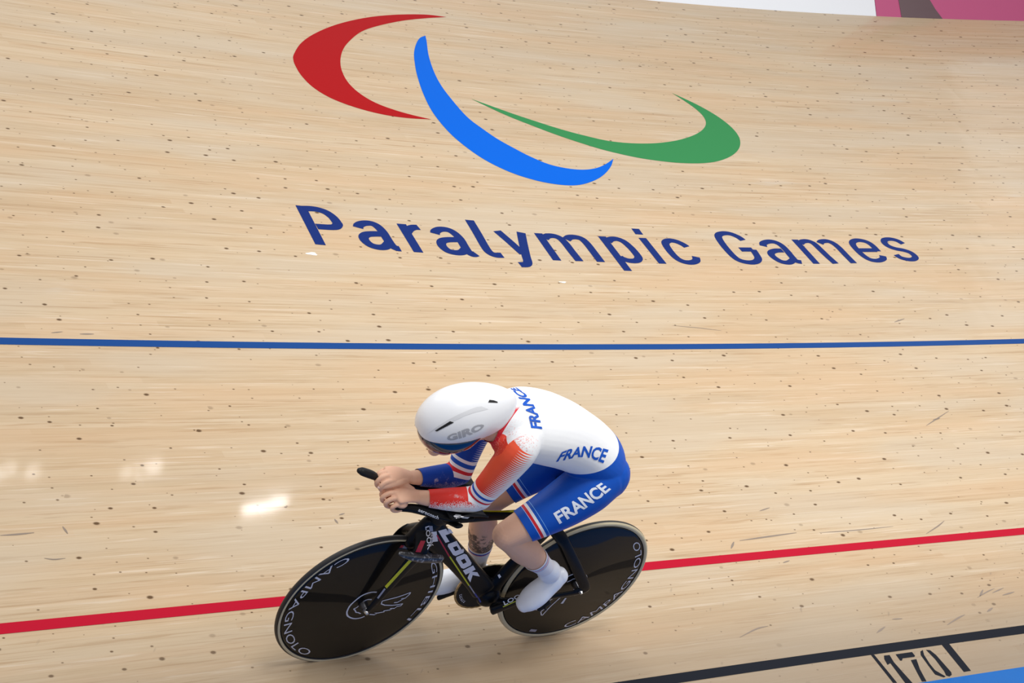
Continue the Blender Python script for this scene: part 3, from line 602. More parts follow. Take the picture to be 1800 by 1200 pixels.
# fork with wide shoulders
bm = bmesh.new()
loft(bm, [(.862, 0, .640, .030, .030), (.846, 0, .69, .022, .026), (.830, 0, .74, .016, .020)], up=(0, 1, 0))
loft(bm, [(.850, -.060, .630, .030, .014), (.838, -.040, .660, .034, .020), (.832, 0, .690, .036, .024), (.838, .040, .660, .034, .020), (.850, .060, .630, .030, .014)], up=(1, 0, 0))
for s in (1, -1):
    loft(bm, [(.840, s * .054, .650, .009, .032), (.862, s * .060, .615, .008, .032), (.888, s * .060, .54, .006, .026), (.925, s * .058, .42, .005, .019), (.952, s * .058, .345, .005, .013), (.958, s * .057, .322, .005, .010)], up=(0, 1, 0))
fork = link('fork', fuse(bm, .003, 3), M_carbon, bike)
bm = bmesh.new()
loft(bm, [(.935, .064, .645, .008, .006), (.895, .070, .636, .013, .013), (.84, .071, .622, .014, .017), (.755, .066, .604, .012, .016)], up=(0, 1, 0), power=3)
link('fork_shoulder', bm_mesh(bm), M_marble, fork)
bm = bmesh.new()
loft(bm, [(.868, -.060, .632, .010, .008), (.84, -.062, .622, .013, .012), (.76, -.058, .606, .011, .012)], up=(0, 1, 0), power=3)
link('fork_shoulder', bm_mesh(bm), M_marble, fork)

# handlebar, extensions and elbow cups
bm = bmesh.new()
loft(bm, [(.785, 0, .745, .026, .045), (.795, 0, .79, .030, .050), (.82, 0, .825, .030, .036)], up=(0, 1, 0))
loft(bm, [(.80, -.13, .835, .020, .008), (.815, -.07, .818, .026, .012), (.82, 0, .812, .030, .018), (.815, .07, .822, .026, .012), (.80, .13, .842, .020, .008)], up=(1, 0, 0))
bar = link('handlebar', fuse(bm, .003, 3), M_carbon, bike)
bm = bmesh.new()
loft(bm, [(.745, .088, .864, .036, .009), (.79, .088, .856, .034, .012), (.84, .080, .850, .026, .016), (.90, .066, .858, .019, .019), (.96, .055, .866, .015, .017), (1.0, .050, .866, .012, .015), (1.028, .048, .862, .010, .012)], up=(0, 1, 0))
extL = link('arm_extension', bm_mesh(bm), M_carbon, bar)
bm = bmesh.new()
loft(bm, [(.70, -.060, .852, .034, .010), (.77, -.060, .850, .032, .012), (.85, -.056, .858, .022, .014), (.93, -.052, .874, .015, .014), (1.02, -.048, .900, .013, .013), (1.10, -.048, .928, .012, .012)], up=(0, 1, 0))
link('arm_extension', bm_mesh(bm), M_carbon, bar)
bm = bmesh.new()
loft(bm, [(1.085, -.048, .924, .0125, .0125), (1.11, -.049, .936, .016, .015), (1.145, -.050, .950, .016, .014), (1.158, -.050, .955, .011, .010)], up=(0, 1, 0))
link('grip', bm_mesh(bm), M_matte, bar)
def cup(y0, x0, x1, z0, side):
    V = []; n = 12; k = 10
    for i in range(k + 1):
        x = x0 + (x1 - x0) * i / k
        tp = math.sin(math.pi * min(1, max(0, (i + .8) / (k + 1.6)))) ** .5
        for j in range(n + 1):
            a = R(-75 + 150 * j / n)
            V.append((x, y0 + .048 * math.sin(a), z0 + .040 * (1 - math.cos(a)) * tp - .003))
    Fc = [(i * (n + 1) + j, i * (n + 1) + j + 1, (i + 1) * (n + 1) + j + 1, (i + 1) * (n + 1) + j) for i in range(k) for j in range(n)]
    me = evaluated(mesh(V, Fc), [('SOLIDIFY', dict(thickness=.006, offset=-1))])
    return link('elbow_cup', me, M_matte, bar)
cupL = cup(.090, .845, .70, .880, 1)
cup(-.062, .79, .665, .872, -1)

# saddle and seatpost
bm = bmesh.new()
loft(bm, [(.245, 0, .69, .011, .026), (.215, 0, .78, .011, .026), (.195, 0, .875, .012, .022), (.19, 0, .895, .016, .03)], up=(0, 1, 0))
link('seatpost', bm_mesh(bm), M_matte, bike)
bm = bmesh.new()
loft(bm, [(.338, 0, .908, .016, .012), (.29, 0, .908, .021, .016), (.22, 0, .906, .034, .015), (.15, 0, .912, .062, .015), (.10, 0, .922, .070, .014), (.075, 0, .926, .062, .011)], up=(0, 1, 0))
link('saddle', bm_mesh(bm), M_matte, bike)

# crankset
CA = R(30)
bx, bz = .385, .290
px_, pz_ = bx - .17 * math.cos(CA), bz + .17 * math.sin(CA)
qx_, qz_ = bx + .17 * math.cos(CA), bz - .17 * math.sin(CA)
bm = bmesh.new()
loft(bm, [(bx + .012, .072, bz - .007, .010, .024), (bx - .03, .075, bz + .017, .010, .022), (bx - .10, .080, bz + .058, .009, .018), (px_ - .006, .082, pz_ + .004, .007, .013)], up=(0, 1, 0), power=2.6)
ball(bm, (bx, .060, bz), (.022, .014, .022))
crankL = link('crank_arm', fuse(bm, .0025, 2), M_carbon, bike)
bm = bmesh.new()
loft(bm, [(bx - .012, -.072, bz + .007, .009, .022), (bx + .03, -.074, bz - .017, .009, .017), (bx + .10, -.078, bz - .058, .008, .013), (qx_ + .006, -.082, qz_ - .004, .007, .013)], up=(0, 1, 0), power=2.6)
ball(bm, (bx, -.060, bz), (.022, .014, .022))
link('crank_arm', fuse(bm, .0025, 2), M_carbon, bike)
for s, (x, z), tilt in ((1, (px_, pz_), 48), (-1, (qx_, qz_), 16)):
    bm = bmesh.new()
    loft(bm, [(x, s * .084, z, .006, .006), (x, s * .165, z, .005, .005)], up=(1, 0, 0), n=12)
    box(bm, (x, s * .128, z), (.030, .028, .0085), Matrix.Rotation(R(tilt), 3, 'Y'), .005)
    link('pedal', bm_mesh(bm), M_matte, bike)
# chainring with teeth
def toothed(cx, cz, y, r, teeth, th, hole=0):
    V = []; n = teeth * 4
    for yy in (y - th / 2, y + th / 2):
        for i in range(n):
            rr = r + (.0028 if i % 4 in (1, 2) else -.0022); a = 2 * math.pi * i / n
            V.append((cx + rr * math.cos(a), yy, cz + rr * math.sin(a)))
    for yy in (y - th / 2, y + th / 2):
        V.append((cx, yy, cz))
    Fc = [(i, (i + 1) % n, n + (i + 1) % n, n + i) for i in range(n)]
    Fc += [(2 * n, (i + 1) % n, i) for i in range(n)] + [(2 * n + 1, n + i, n + (i + 1) % n) for i in range(n)]
    return mesh(V, Fc)
ring = link('chainring', toothed(bx, bz, -.046, .119, 60, .004), M_matte, bike, smooth=False)
link('rear_cog', toothed(0, .334, -.046, .031, 15, .004), M_dsteel, bike, smooth=False)
# ring print, lower left as seen from the left side
V, Fc = [], []
for q in range(6):                       # six tiny marks, too small to read
    for a0_, a1_, r0_, r1_ in ((0, 1.2, .093, .104), (1.2, 3.6, .0985 if q % 2 else .101, .104), (1.2, 3.0, .093, .0955)):
        k = len(V)
        for a, r_ in ((a0_, r0_), (a1_, r0_), (a1_, r1_), (a0_, r1_)):
            an = R(200 + q * 6.6 + a); V.append((bx - r_ * math.cos(an), -.0435, bz + r_ * math.sin(an)))
        Fc.append((k, k + 1, k + 2, k + 3))
link('ring_print', mesh(V, Fc), M_sil, ring, smooth=False)
# chain: alternating plates round ring and cog
def chain_path():
    c1 = np.array([bx, bz]); r1 = .121; c2 = np.array([0, .334]); r2 = .033
    d = c2 - c1; L = np.linalg.norm(d); base = math.atan2(d[1], d[0]); off = math.acos((r1 - r2) / L)
    P = []
    for i in range(80):
        a = base + off + (2 * math.pi - 2 * off) * i / 79
        P.append(c1 + r1 * np.array([math.cos(a), math.sin(a)]))
    e0 = P[-1]
    a0 = base - off; s1 = c2 + r2 * np.array([math.cos(a0), math.sin(a0)])
    for i in range(1, 30): P.append(e0 + (s1 - e0) * i / 30)
    for i in range(20):
        a = a0 + (2 * off) * i / 19
        P.append(c2 + r2 * np.array([math.cos(a), math.sin(a)]))
    s2 = P[-1]
    for i in range(1, 30): P.append(s2 + (P[0] - s2) * i / 30)
    return np.array(P + [P[0]])
P = chain_path(); seg = np.linalg.norm(np.diff(P, axis=0), axis=1); cum = np.concatenate([[0], np.cumsum(seg)])
nl = int(cum[-1] / .0127); bm = bmesh.new()
for i in range(nl):
    s_ = cum[-1] * (i + .5) / nl
    x = np.interp(s_, cum, P[:, 0]); z = np.interp(s_, cum, P[:, 1])
    x2 = np.interp(s_ + .003, cum, P[:, 0]); z2 = np.interp(s_ + .003, cum, P[:, 1])
    box(bm, (x, -.046, z), (.0066, .0032 if i % 2 else .0022, .0038), Matrix.Rotation(-math.atan2(z2 - z, x2 - x), 3, 'Y'))
link('chain', bm_mesh(bm), M_chain, bike, smooth=False)

# ---- decals: printed shapes laid on the surface below them, seen along the side direction DV
DV = Vector((.551, .639, .536)).normalized()
def bvh_of(objs):
    V, Fc = [], []
    for o in objs:
        k = len(V); m = o.matrix_basis
        V += [m @ v.co for v in o.data.vertices]; Fc += [tuple(k + i for i in p.vertices) for p in o.data.polygons]
    return BVHTree.FromPolygons(V, Fc)
def lay(bvh, pts, lift=.0008, wrap=False):
    """drop points along -DV on to the surface; misses keep the last depth"""
    res = []; ts = []
    for p in pts:
        p = Vector(p); o = p + DV * .6
        hit, nrm, idx, dist = bvh.ray_cast(o, -DV)
        ts.append(dist)
        res.append((o, nrm))
    good = [t for t in ts if t is not None]
    if not good: return [tuple(Vector(p)) for p in pts]
    med = sorted(good)[len(good) // 2]
    out = []
    for (o, n), t in zip(res, ts):
        if not wrap or (t is not None and abs(t - med) < .25):
            if t is None or abs(t - med) > (.25 if wrap else .12): t = med
            out.append(tuple(o - DV * (t - lift)))
        else:                       # past the silhouette: wrap on to the nearest surface
            q, nn, _, _ = bvh.find_nearest(o - DV * med)
            out.append(tuple(q + nn * lift))
    return out
def decal_text(name, key, bvh, m, parent, bold=0.0, lift=.0012, wrap=False, glyphs=None):
    d = DEC[key]; V, Fc = glyphs or text_tris(d['s'], bold)
    B = resample(d['b'], 60, 0); T = resample(d['t'], 60, 0)
    q = np.linspace(0, 1, 60)
    pts = []
    for u, v in V:
        b = np.array([np.interp(u, q, B[:, i]) for i in range(3)]); t = np.array([np.interp(u, q, T[:, i]) for i in range(3)])
        pts.append(b + (t - b) * v)
    return link(name, mesh(lay(bvh, pts, lift, wrap), Fc), m, parent, smooth=False)
def decal_poly(name, key, bvh, m, parent, step=.006, lift=.001):
    P = np.array(DEC[key]); c = P.mean(0)
    # plane basis of the outline (x, z) at constant y
    V, Fc = fill_poly([(p[0], p[2]) for p in P], step)
    pts = [(a, P[0][1], b) for a, b in V]
    return link(name, mesh(lay(bvh, pts, lift), Fc), m, parent, smooth=False)
bv = bvh_of([frame, fork, bar, extL, cupL])
def block_look():
    L = [(0, 0), (.93, 0), (.93, .34), (.42, .34), (.42, 1), (.12, 1), (0, .86)]
    K = [[(0, 0), (.36, 0), (.36, 1), (0, 1)], [(.36, .42), (.62, .0), (1.0, .0), (.62, .52), (.98, 1.0), (.60, 1.0), (.36, .60)]]
    out_o = [(.14, 0), (.84, 0), (.97, .14), (.97, .86), (.84, 1), (.14, 1), (0, .86), (0, .14)]
    hole = [(.33, .33), (.64, .33), (.64, .67), (.33, .67)]
    ring = []
    # ring cut into four convex-ish pieces round the square counter
    ring.append([(.14, 0), (.84, 0), (.97, .14), (.64, .33), (.33, .33), (0, .14)])
    ring.append([(.97, .14), (.97, .86), (.64, .67), (.64, .33)])
    ring.append([(.97, .86), (.84, 1), (.14, 1), (0, .86), (.33, .67), (.64, .67)])
    ring.append([(0, .86), (0, .14), (.33, .33), (.33, .67)])
    V, Fc = [], []
    for i, polys in enumerate(([L], ring, ring, K)):
        for P in polys:
            v, f = fill_poly([(i * .252 + x * .238, y) for x, y in P], .12)
            k = len(V); V += [tuple(q) for q in v]; Fc += [tuple(k + a for a in t) for t in f]
    return np.array(V), Fc
decal_text('frame_lettering', 'down', bv, M_sil, frame, glyphs=block_look())
for k, m_ in (('l_red', M_rdec), ('l_yel', M_yel), ('l_gry', M_gry), ('l_blu', M_bdec), ('l_top', M_yel)):
    decal_poly('pinstripe', k, bv, m_, frame)
for k, m_ in (('l_fork', M_yel), ('l_fork2', M_gry)): decal_poly('pinstripe', k, bv, m_, fork)
decal_text('fork_lettering', 'head', bv, M_wht, fork, .02)
decal_poly('silver_sticker', 'stick1', bv, M_sil, fork); decal_poly('silver_sticker', 'stick2', bv, M_gry, fork)
decal_poly('red_patch', 'redp', bv, M_rdec, fork)
decal_text('bar_lettering', 'aero', bvh_of([extL]), M_wht, extL, .015)
decal_poly('wing_emblem', 'wing', bvh_of([cupL, extL]), M_wht, cupL)
bc = bvh_of([crankL])
decal_text('crank_lettering', 'crank', bc, M_wht, crankL, .02)
decal_poly('pinstripe', 'l_crank', bc, M_yel, crankL)
decal_poly('white_mark', 'sq', bv, M_wht, frame)

# ------------------------------------------------------------------ rider (same local frame as the bicycle)
O_H = np.array([.893, 0, 1.238])                    # middle of the skull
HP = R(14)
HX = np.array([math.cos(HP), 0, -math.sin(HP)]); HZ = np.array([math.sin(HP), 0, math.cos(HP)]); HY = np.array([0, 1.0, 0])
HM = [[HX[i], HY[i], HZ[i]] for i in range(3)]
def H(a, b, c): return tuple(O_H + HX * a + HY * b + HZ * c)

TORSO = [(.165, 0, 1.000, .100, .060), (.205, 0, 1.020, .140, .095), (.27, 0, 1.062, .148, .104), (.35, 0, 1.110, .140, .106), (.44, 0, 1.152, .142, .112),
         (.54, 0, 1.186, .150, .114), (.63, 0, 1.205, .146, .106), (.70, 0, 1.213, .112, .086), (.75, 0, 1.213, .072, .066)]
ARM = {1: [(.668, .095, 1.225, .056, .056), (.700, .124, 1.200, .060, .062), (.715, .122, 1.13, .054, .060), (.728, .112, 1.05, .048, .053), (.742, .098, .965, .042, .045)],
       -1: [(.660, -.085, 1.208, .052, .052), (.686, -.114, 1.182, .056, .058), (.710, -.108, 1.11, .052, .056), (.730, -.085, 1.02, .046, .050), (.748, -.052, .925, .042, .043)]}
FORE = {1: [(.742, .094, .945, .042, .044), (.775, .086, .928, .043, .042), (.84, .068, .915, .038, .036), (.90, .050, .905, .031, .028), (.945, .037, .902, .028, .021)],
        -1: [(.748, -.050, .925, .040, .042), (.79, -.047, .915, .042, .040), (.86, -.040, .920, .036, .034), (.92, -.034, .926, .029, .026), (.955, -.031, .930, .027, .020)]}
THIGH = {1: [(.235, .085, 1.000, .082, .098), (.29, .098, .965, .088, .100), (.37, .110, .905, .082, .088), (.46, .119, .845, .068, .072), (.525, .121, .800, .057, .060), (.563, .121, .768, .051, .054)],
         -1: [(.235, -.085, 1.000, .082, .098), (.28, -.096, .950, .084, .096), (.355, -.102, .876, .077, .083), (.435, -.102, .802, .064, .067), (.49, -.098, .745, .055, .057), (.525, -.094, .702, .050, .053)]}
SHIN = {1: [(.566, .121, .764, .049, .050), (.515, .119, .728, .050, .052), (.445, .117, .676, .052, .058), (.375, .116, .622, .043, .046), (.325, .115, .582, .034, .036), (.288, .115, .552, .031, .034)],
        -1: [(.528, -.093, .697, .048, .050), (.505, -.095, .635, .048, .052), (.475, -.096, .555, .050, .057), (.448, -.101, .47, .041, .045), (.425, -.105, .39, .032, .035), (.408, -.107, .335, .030, .034)]}
FOOT = {1: [(.210, .113, .504, .029, .030), (.226, .115, .490, .034, .036), (.250, .119, .460, .038, .033), (.280, .124, .423, .045, .028), (.306, .126, .392, .041, .022), (.324, .125, .369, .028, .015)],
        -1: [(.350, -.110, .290, .029, .030), (.378, -.112, .286, .034, .036), (.43, -.118, .268, .038, .033), (.50, -.126, .243, .045, .028), (.55, -.128, .226, .041, .022), (.580, -.127, .215, .028, .015)]}

def limbs(bm, infl=0, which='all'):
    loft(bm, TORSO, up=(0, 1, 0), n=40, infl=infl)
    for s in (1, -1):
        loft(bm, ARM[s], up=(0, 1, 0), infl=infl, n=28)
        loft(bm, FORE[s], up=(0, 1, 0), infl=infl, n=28)
        loft(bm, THIGH[s], up=(0, 1, 0), infl=infl, n=32)
        ball(bm, (.208, s * .078, 1.000), (.088 + infl, .078 + infl, .094 + infl))
        # collar bone and shoulder muscle
        ball(bm, (.722, s * .066, 1.186), (.050 + infl, .050 + infl, .046 + infl))
    for s, el in ((1, (.742, .096, .950)), (-1, (.748, -.051, .926))):
        ball(bm, el, (.043 + infl, .043 + infl, .045 + infl))

# body: skin, one continuous surface
bm = bmesh.new()
limbs(bm)
loft(bm, [(.70, 0, 1.215, .062, .058), (.77, 0, 1.212, .054, .056), (.83, 0, 1.205, .054, .058), (.88, 0, 1.205, .050, .055)], up=(0, 1, 0))
for s in (1, -1):
    loft(bm, SHIN[s], up=(0, 1, 0), n=28)
    loft(bm, FOOT[s], up=(0, 1, 0), n=24)
    kn = (.566, .121, .768) if s == 1 else (.528, -.093, .702)
    ball(bm, kn, (.052, .050, .052))
ball(bm, H(-.01, 0, .02), (.098, .076, .098), 28, HM)          # skull
ball(bm, H(.045, 0, -.035), (.055, .060, .075), 24, HM)        # face
ball(bm, H(.045, 0, -.110), (.047, .044, .038), 20, HM)        # jaw
ball(bm, H(.080, 0, -.132), (.023, .023, .018), 16, HM)        # chin
loft(bm, [(*H(.092, 0, .010), .010, .008), (*H(.108, 0, -.020), .011, .011), (*H(.112, 0, -.038), .017, .010)], up=(0, 1, 0), n=16)   # nose
loft(bm, [(*H(.084, -.024, -.073), .004, .006), (*H(.098, 0, -.070), .006, .008), (*H(.084, .024, -.073), .004, .006)], up=tuple(HZ), n=12)  # lips
loft(bm, [(*H(.082, -.022, -.083), .004, .006), (*H(.096, 0, -.084), .006, .008), (*H(.082, .022, -.083), .004, .006)], up=tuple(HZ), n=12)
for s in (1, -1):
    ball(bm, H(.088, s * .032, .006), (.012, .015, .011), 14, HM)      # eyes
    ball(bm, H(-.005, s * .078, -.02), (.018, .008, .030), 14, HM)     # ears
    ball(bm, H(.055, s * .045, -.045), (.030, .020, .026), 14, HM)     # cheeks

# hands: palm, four curled fingers of unequal length and a thumb each
def finger(bm, pts, r0, r1):
    loft(bm, [(*p, r0 + (r1 - r0) * i / (len(pts) - 1), (r0 + (r1 - r0) * i / (len(pts) - 1)) * .95) for i, p in enumerate(pts)], up=(0, 1, 0.3), n=12, seg=len(pts) * 4)
# left hand: folded over the right one, back of the hand up
loft(bm, [(.940, .037, .903, .026, .019), (.970, .033, .907, .032, .017), (1.000, .031, .912, .038, .016), (1.028, .030, .910, .040, .013)], up=(0, 1, 0), n=22)
for (y, dx, z, L) in ((.000, .000, .912, 1.0), (.021, .004, .915, 1.08), (.042, .000, .909, 1.0), (.062, -.012, .900, .84)):
    x = 1.030 + dx
    finger(bm, [(x - .006, y, z), (x + .022 * L, y - .003, z - .008), (x + .036 * L, y - .005, z - .026 * L), (x + .026 * L, y - .007, z - .044 * L), (x + .004, y - .008, z - .050 * L), (x - .012, y - .008, z - .043 * L)], .0099 if L > .9 else .0088, .0078)
loft(bm, [(.965, .012, .912, .013, .013), (.995, -.008, .922, .0125, .0125), (1.025, -.016, .926, .0110, .0110), (1.052, -.017, .918, .0100, .0090), (1.068, -.016, .910, .0080, .0070)], up=(0, 0, 1), n=14)
ball(bm, (1.016, .046, .892), (.026, .028, .016))
# right hand: round the far extension
loft(bm, [(.955, -.031, .931, .024, .018), (.985, -.036, .938, .030, .017), (1.015, -.038, .943, .036, .016), (1.045, -.038, .944, .038, .013)], up=(0, 1, 0), n=22)
for (y, dx, z, L) in ((-.008, -.002, .943, 1.0), (-.028, .003, .948, 1.08), (-.049, .000, .946, 1.0), (-.068, -.010, .938, .84)):
    x = 1.047 + dx
    finger(bm, [(x - .006, y, z), (x + .022 * L, y + .001, z - .006), (x + .036 * L, y + .002, z - .024 * L), (x + .028 * L, y + .002, z - .042 * L), (x + .006, y + .002, z - .048 * L), (x - .010, y + .002, z - .042 * L)], .0099 if L > .9 else .0088, .0078)
loft(bm, [(.985, -.014, .936, .0125, .0125), (1.015, -.003, .938, .0120, .0120), (1.045, .000, .930, .0110, .0105), (1.070, -.003, .920, .0100, .0090), (1.083, -.006, .911, .0078, .0070)], up=(0, 0, 1), n=14)
bmesh.ops.recalc_face_normals(bm, faces=bm.faces)
raw = bpy.data.meshes.new('raw'); bm.to_mesh(raw); bm.free()
body_me = evaluated(raw, [('REMESH', dict(mode='VOXEL', voxel_size=.0025, use_smooth_shade=True)), ('SMOOTH', dict(factor=.5, iterations=2))])

M_skin = mat('skin', (.6, .38, .27), .5, spec=.3)
M_skin.node_tree.nodes['Principled BSDF'].inputs['Subsurface Weight'].default_value = .10
M_skin.node_tree.nodes['Principled BSDF'].inputs['Subsurface Radius'].default_value = (.012, .005, .003)
g = NB(M_skin)
tc = g.n.new('ShaderNodeTexCoord').outputs['Object']
se = g.n.new('ShaderNodeSeparateXYZ'); g.l.new(tc, se.inputs[0])
X_, Y_, Z_ = se.outputs
mott = g.noise(tc, 28, 3)
col = g.mix(g.m('MULTIPLY', mott, .5), (.80, .49, .34), (.70, .385, .255))
# dark plant tattoo on the right shin, just above the sock
nz = g.noise(tc, 85, 3, .7); nz2 = g.noise(tc, 32, 2)
inside = g.m('MULTIPLY', g.m('MULTIPLY', g.step(.462, .470, Z_), g.step(.595, .56, Z_)), g.m('LESS_THAN', Y_, -.03))
edge = g.m('ADD', nz2, g.m('MULTIPLY', g.step(.56, .46, Z_), .14))
col = g.mix(g.m('MULTIPLY', g.m('MULTIPLY', inside, g.m('MULTIPLY', g.step(.36, .46, nz), g.step(.42, .54, edge))), .85), col, (.05, .045, .04))
# knuckle redness
g.l.new(col, g.b.inputs['Base Color'])
rider = link('person', body_me, M_skin)
rider.matrix_world = MB
tag(rider, 'cyclist crouched on the bicycle in a white, red and blue racing suit, hands clasped', 'person')
# fingernails
M_nail = mat('nail', (.72, .50, .44), .3)
for c, d in (((1.071, -.016, .916), (.010, .007, .0035)), ((1.086, -.006, .917), (.009, .0065, .0035))):
    bm = bmesh.new(); ball(bm, c, d, 12, Matrix.Rotation(R(38), 3, 'Y'))
    link('fingernail', bm_mesh(bm), M_nail, rider)

# ---- racing suit
bm = bmesh.new()
limbs(bm, .0035)
loft(bm, [(.70, 0, 1.216, .066, .060), (.755, 0, 1.213, .061, .060), (.80, 0, 1.209, .058, .060)], up=(0, 1, 0), round_end=False)
for s in (1, -1): loft(bm, THIGH[s], up=(0, 1, 0), n=32, infl=.0045)
suit_me = fuse(bm, .0042, 5)
def seg_of(P, A, B):
    AB = B - A; t = np.clip(((P - A) @ AB) / (AB @ AB), 0, 1)
    return np.linalg.norm(P - (A + t[:, None] * AB), axis=1), t
def cut(me, pt, n, region):
    """trim the part of a limb beyond a plane; region(P) selects the limb"""
    bm = bmesh.new(); bm.from_mesh(me)
    P = np.array([v.co[:] for v in bm.verts]); sel = region(P)
    bm.verts.ensure_lookup_table()
    fs = [f for f in bm.faces if all(sel[v.index] for v in f.verts)]
    es = list({e for f in fs for e in f.edges}); vs = list({v for f in fs for v in f.verts})
    bmesh.ops.bisect_plane(bm, geom=fs + es + vs, plane_co=Vector(pt), plane_no=Vector(n), clear_outer=True)
    bm.to_mesh(me); bm.free()
def nrm(a): a = np.array(a, float); return a / np.linalg.norm(a)
WR_L = np.array(FORE[1][-2][:3]); WR_R = np.array(FORE[-1][-2][:3])
fa_L = nrm(np.array(FORE[1][-1][:3]) - np.array(FORE[1][0][:3])); fa_R = nrm(np.array(FORE[-1][-1][:3]) - np.array(FORE[-1][0][:3]))
cut(suit_me, WR_L + fa_L * .012, fa_L, lambda P: (P[:, 0] > .86) & (P[:, 2] < 1.0) & (P[:, 1] > .0))
cut(suit_me, WR_R + fa_R * .006, fa_R, lambda P: (P[:, 0] > .86) & (P[:, 2] < 1.0) & (P[:, 1] < .012))
th_L = nrm((.155, .012, -.133)); th_R = nrm((.14, .0, -.150))
HEM_L = np.array([.512, .121, .809]); HEM_R = np.array([.460, -.100, .776])
cut(suit_me, HEM_L, th_L, lambda P: (P[:, 2] < .88) & (P[:, 1] > .03) & (P[:, 0] < .66) & (np.linalg.norm(P - HEM_L, axis=1) < .17))
cut(suit_me, HEM_R, th_R, lambda P: (P[:, 2] < .88) & (P[:, 1] < .0) & (P[:, 0] < .60) & (np.linalg.norm(P - HEM_R, axis=1) < .16))
cut(suit_me, (.775, 0, 1.2), (1, 0, .05), lambda P: (P[:, 2] > 1.12) & (P[:, 0] > .70) & (np.abs(P[:, 1]) < .075))

P = np.empty(len(suit_me.vertices) * 3); suit_me.vertices.foreach_get('co', P); P = P.reshape(-1, 3)
def fattr(name, vals):
    a = suit_me.attributes.new(name, 'FLOAT', 'POINT'); a.data.foreach_set('value', np.asarray(vals, np.float32))
def axial(P, A, B):
    A = np.array(A); B = np.array(B); d = nrm(B - A); return (P - A) @ d
for s, nm in ((1, 'l'), (-1, 'r')):
    A = ARM[s][1][:3]; B = ARM[s][-1][:3]; W_ = FORE[s][-1][:3]
    A, B, W_ = map(np.array, (A, B, W_))
    fattr('up_' + nm, (P - B) @ nrm(A - B))                 # metres above the elbow
    fd = nrm(W_ - B)
    fattr('fo_' + nm, (P - B) @ fd)
    ax = nrm(B - A); fv = nrm(np.array([1.0, -.5 * s, 0])); front = nrm(fv - ax * (ax @ fv))
    rel = P - A; rel = rel - np.outer(rel @ ax, ax)
    fattr('ar_' + nm, rel @ front)
    upv = nrm(np.array([0, 0, 1.0]) - fd * fd[2]); rel = P - B; rel = rel - np.outer(rel @ fd, fd)
    side = nrm(np.array([-.1, 1.0 if s == 1 else .5, -.75]))
    fattr('fs_' + nm, rel @ side)
    hem, tv = ((HEM_L, th_L), (HEM_R, th_R))[0 if s == 1 else 1]
    fattr('hem_' + nm, -(P - hem) @ tv)
# waist: where the white jersey ends; positive on the jersey side
ql = .425 * P[:, 0] - .17 * np.abs(P[:, 1]) + .89 * P[:, 2] - 1.091
fattr('waist', ql)
# classify: limb masks per face
segs = dict(t=[((.15, 0, 1.0), (.40, 0, 1.13)), ((.40, 0, 1.13), (.74, 0, 1.215))],
            al=[(ARM[1][1][:3], ARM[1][-1][:3]), (FORE[1][0][:3], FORE[1][-1][:3])], ar=[(ARM[-1][1][:3], ARM[-1][-1][:3]), (FORE[-1][0][:3], FORE[-1][-1][:3])],
            ll=[(THIGH[1][1][:3], THIGH[1][-1][:3])], lr=[(THIGH[-1][1][:3], THIGH[-1][-1][:3])])
rad = dict(t=.115, al=.058, ar=.058, ll=.082, lr=.082)
D = {}
for k, L in segs.items():
    D[k] = np.min([seg_of(P, np.array(a), np.array(b))[0] for a, b in L], axis=0) / rad[k]
keys = list(D); cls = np.argmin(np.stack([D[k] for k in keys]), axis=0)

W1 = (.86, .88, .90); RED = (.72, .035, .025); ORG = (.90, .105, .045); BL = (.002, .085, .50); LB = (.25, .50, .80)
def cloth(name):
    m = mat(name, W1, .52, spec=.25); g = NB(m)
    return m, g
m_t, g = cloth('suit torso')
wv = g.attr('waist')
col = g.mix(g.m('GREATER_THAN', wv, 0.0), BL, W1)
# red collar strip on the left shoulder and its speckled fade
tc = g.n.new('ShaderNodeTexCoord').outputs['Object']; se = g.n.new('ShaderNodeSeparateXYZ'); g.l.new(tc, se.inputs[0]); X_, Y_, Z_ = se.outputs
# distance behind the collar line running from the spine to the front of the shoulder
cl = g.m('SUBTRACT', g.m('SUBTRACT', X_, g.m('MULTIPLY', Y_, 1.3)), .664)
ysel = g.step(.012, .030, Y_)
red_w = g.m('GREATER_THAN', cl, 0.0)
col = g.mix(g.m('MULTIPLY', g.m('MULTIPLY', g.m('GREATER_THAN', X_, .715), g.m('LESS_THAN', Z_, 1.228)), g.m('GREATER_THAN', Y_, .035)), col, (.72, .05, .03))
col = g.mix(g.m('MULTIPLY', red_w, ysel), col, (.66, .012, .030))
sp_ = g.noise(tc, 190, 1)
fade = g.m('ADD', cl, .075)
col = g.mix(g.m('MULTIPLY', g.m('MULTIPLY', g.m('GREATER_THAN', g.m('ADD', sp_, g.m('MULTIPLY', fade, 2.0)), .70), g.step(.05, .10, Y_)), .6), col, (.80, .25, .22))
g.l.new(col, g.b.inputs['Base Color'])
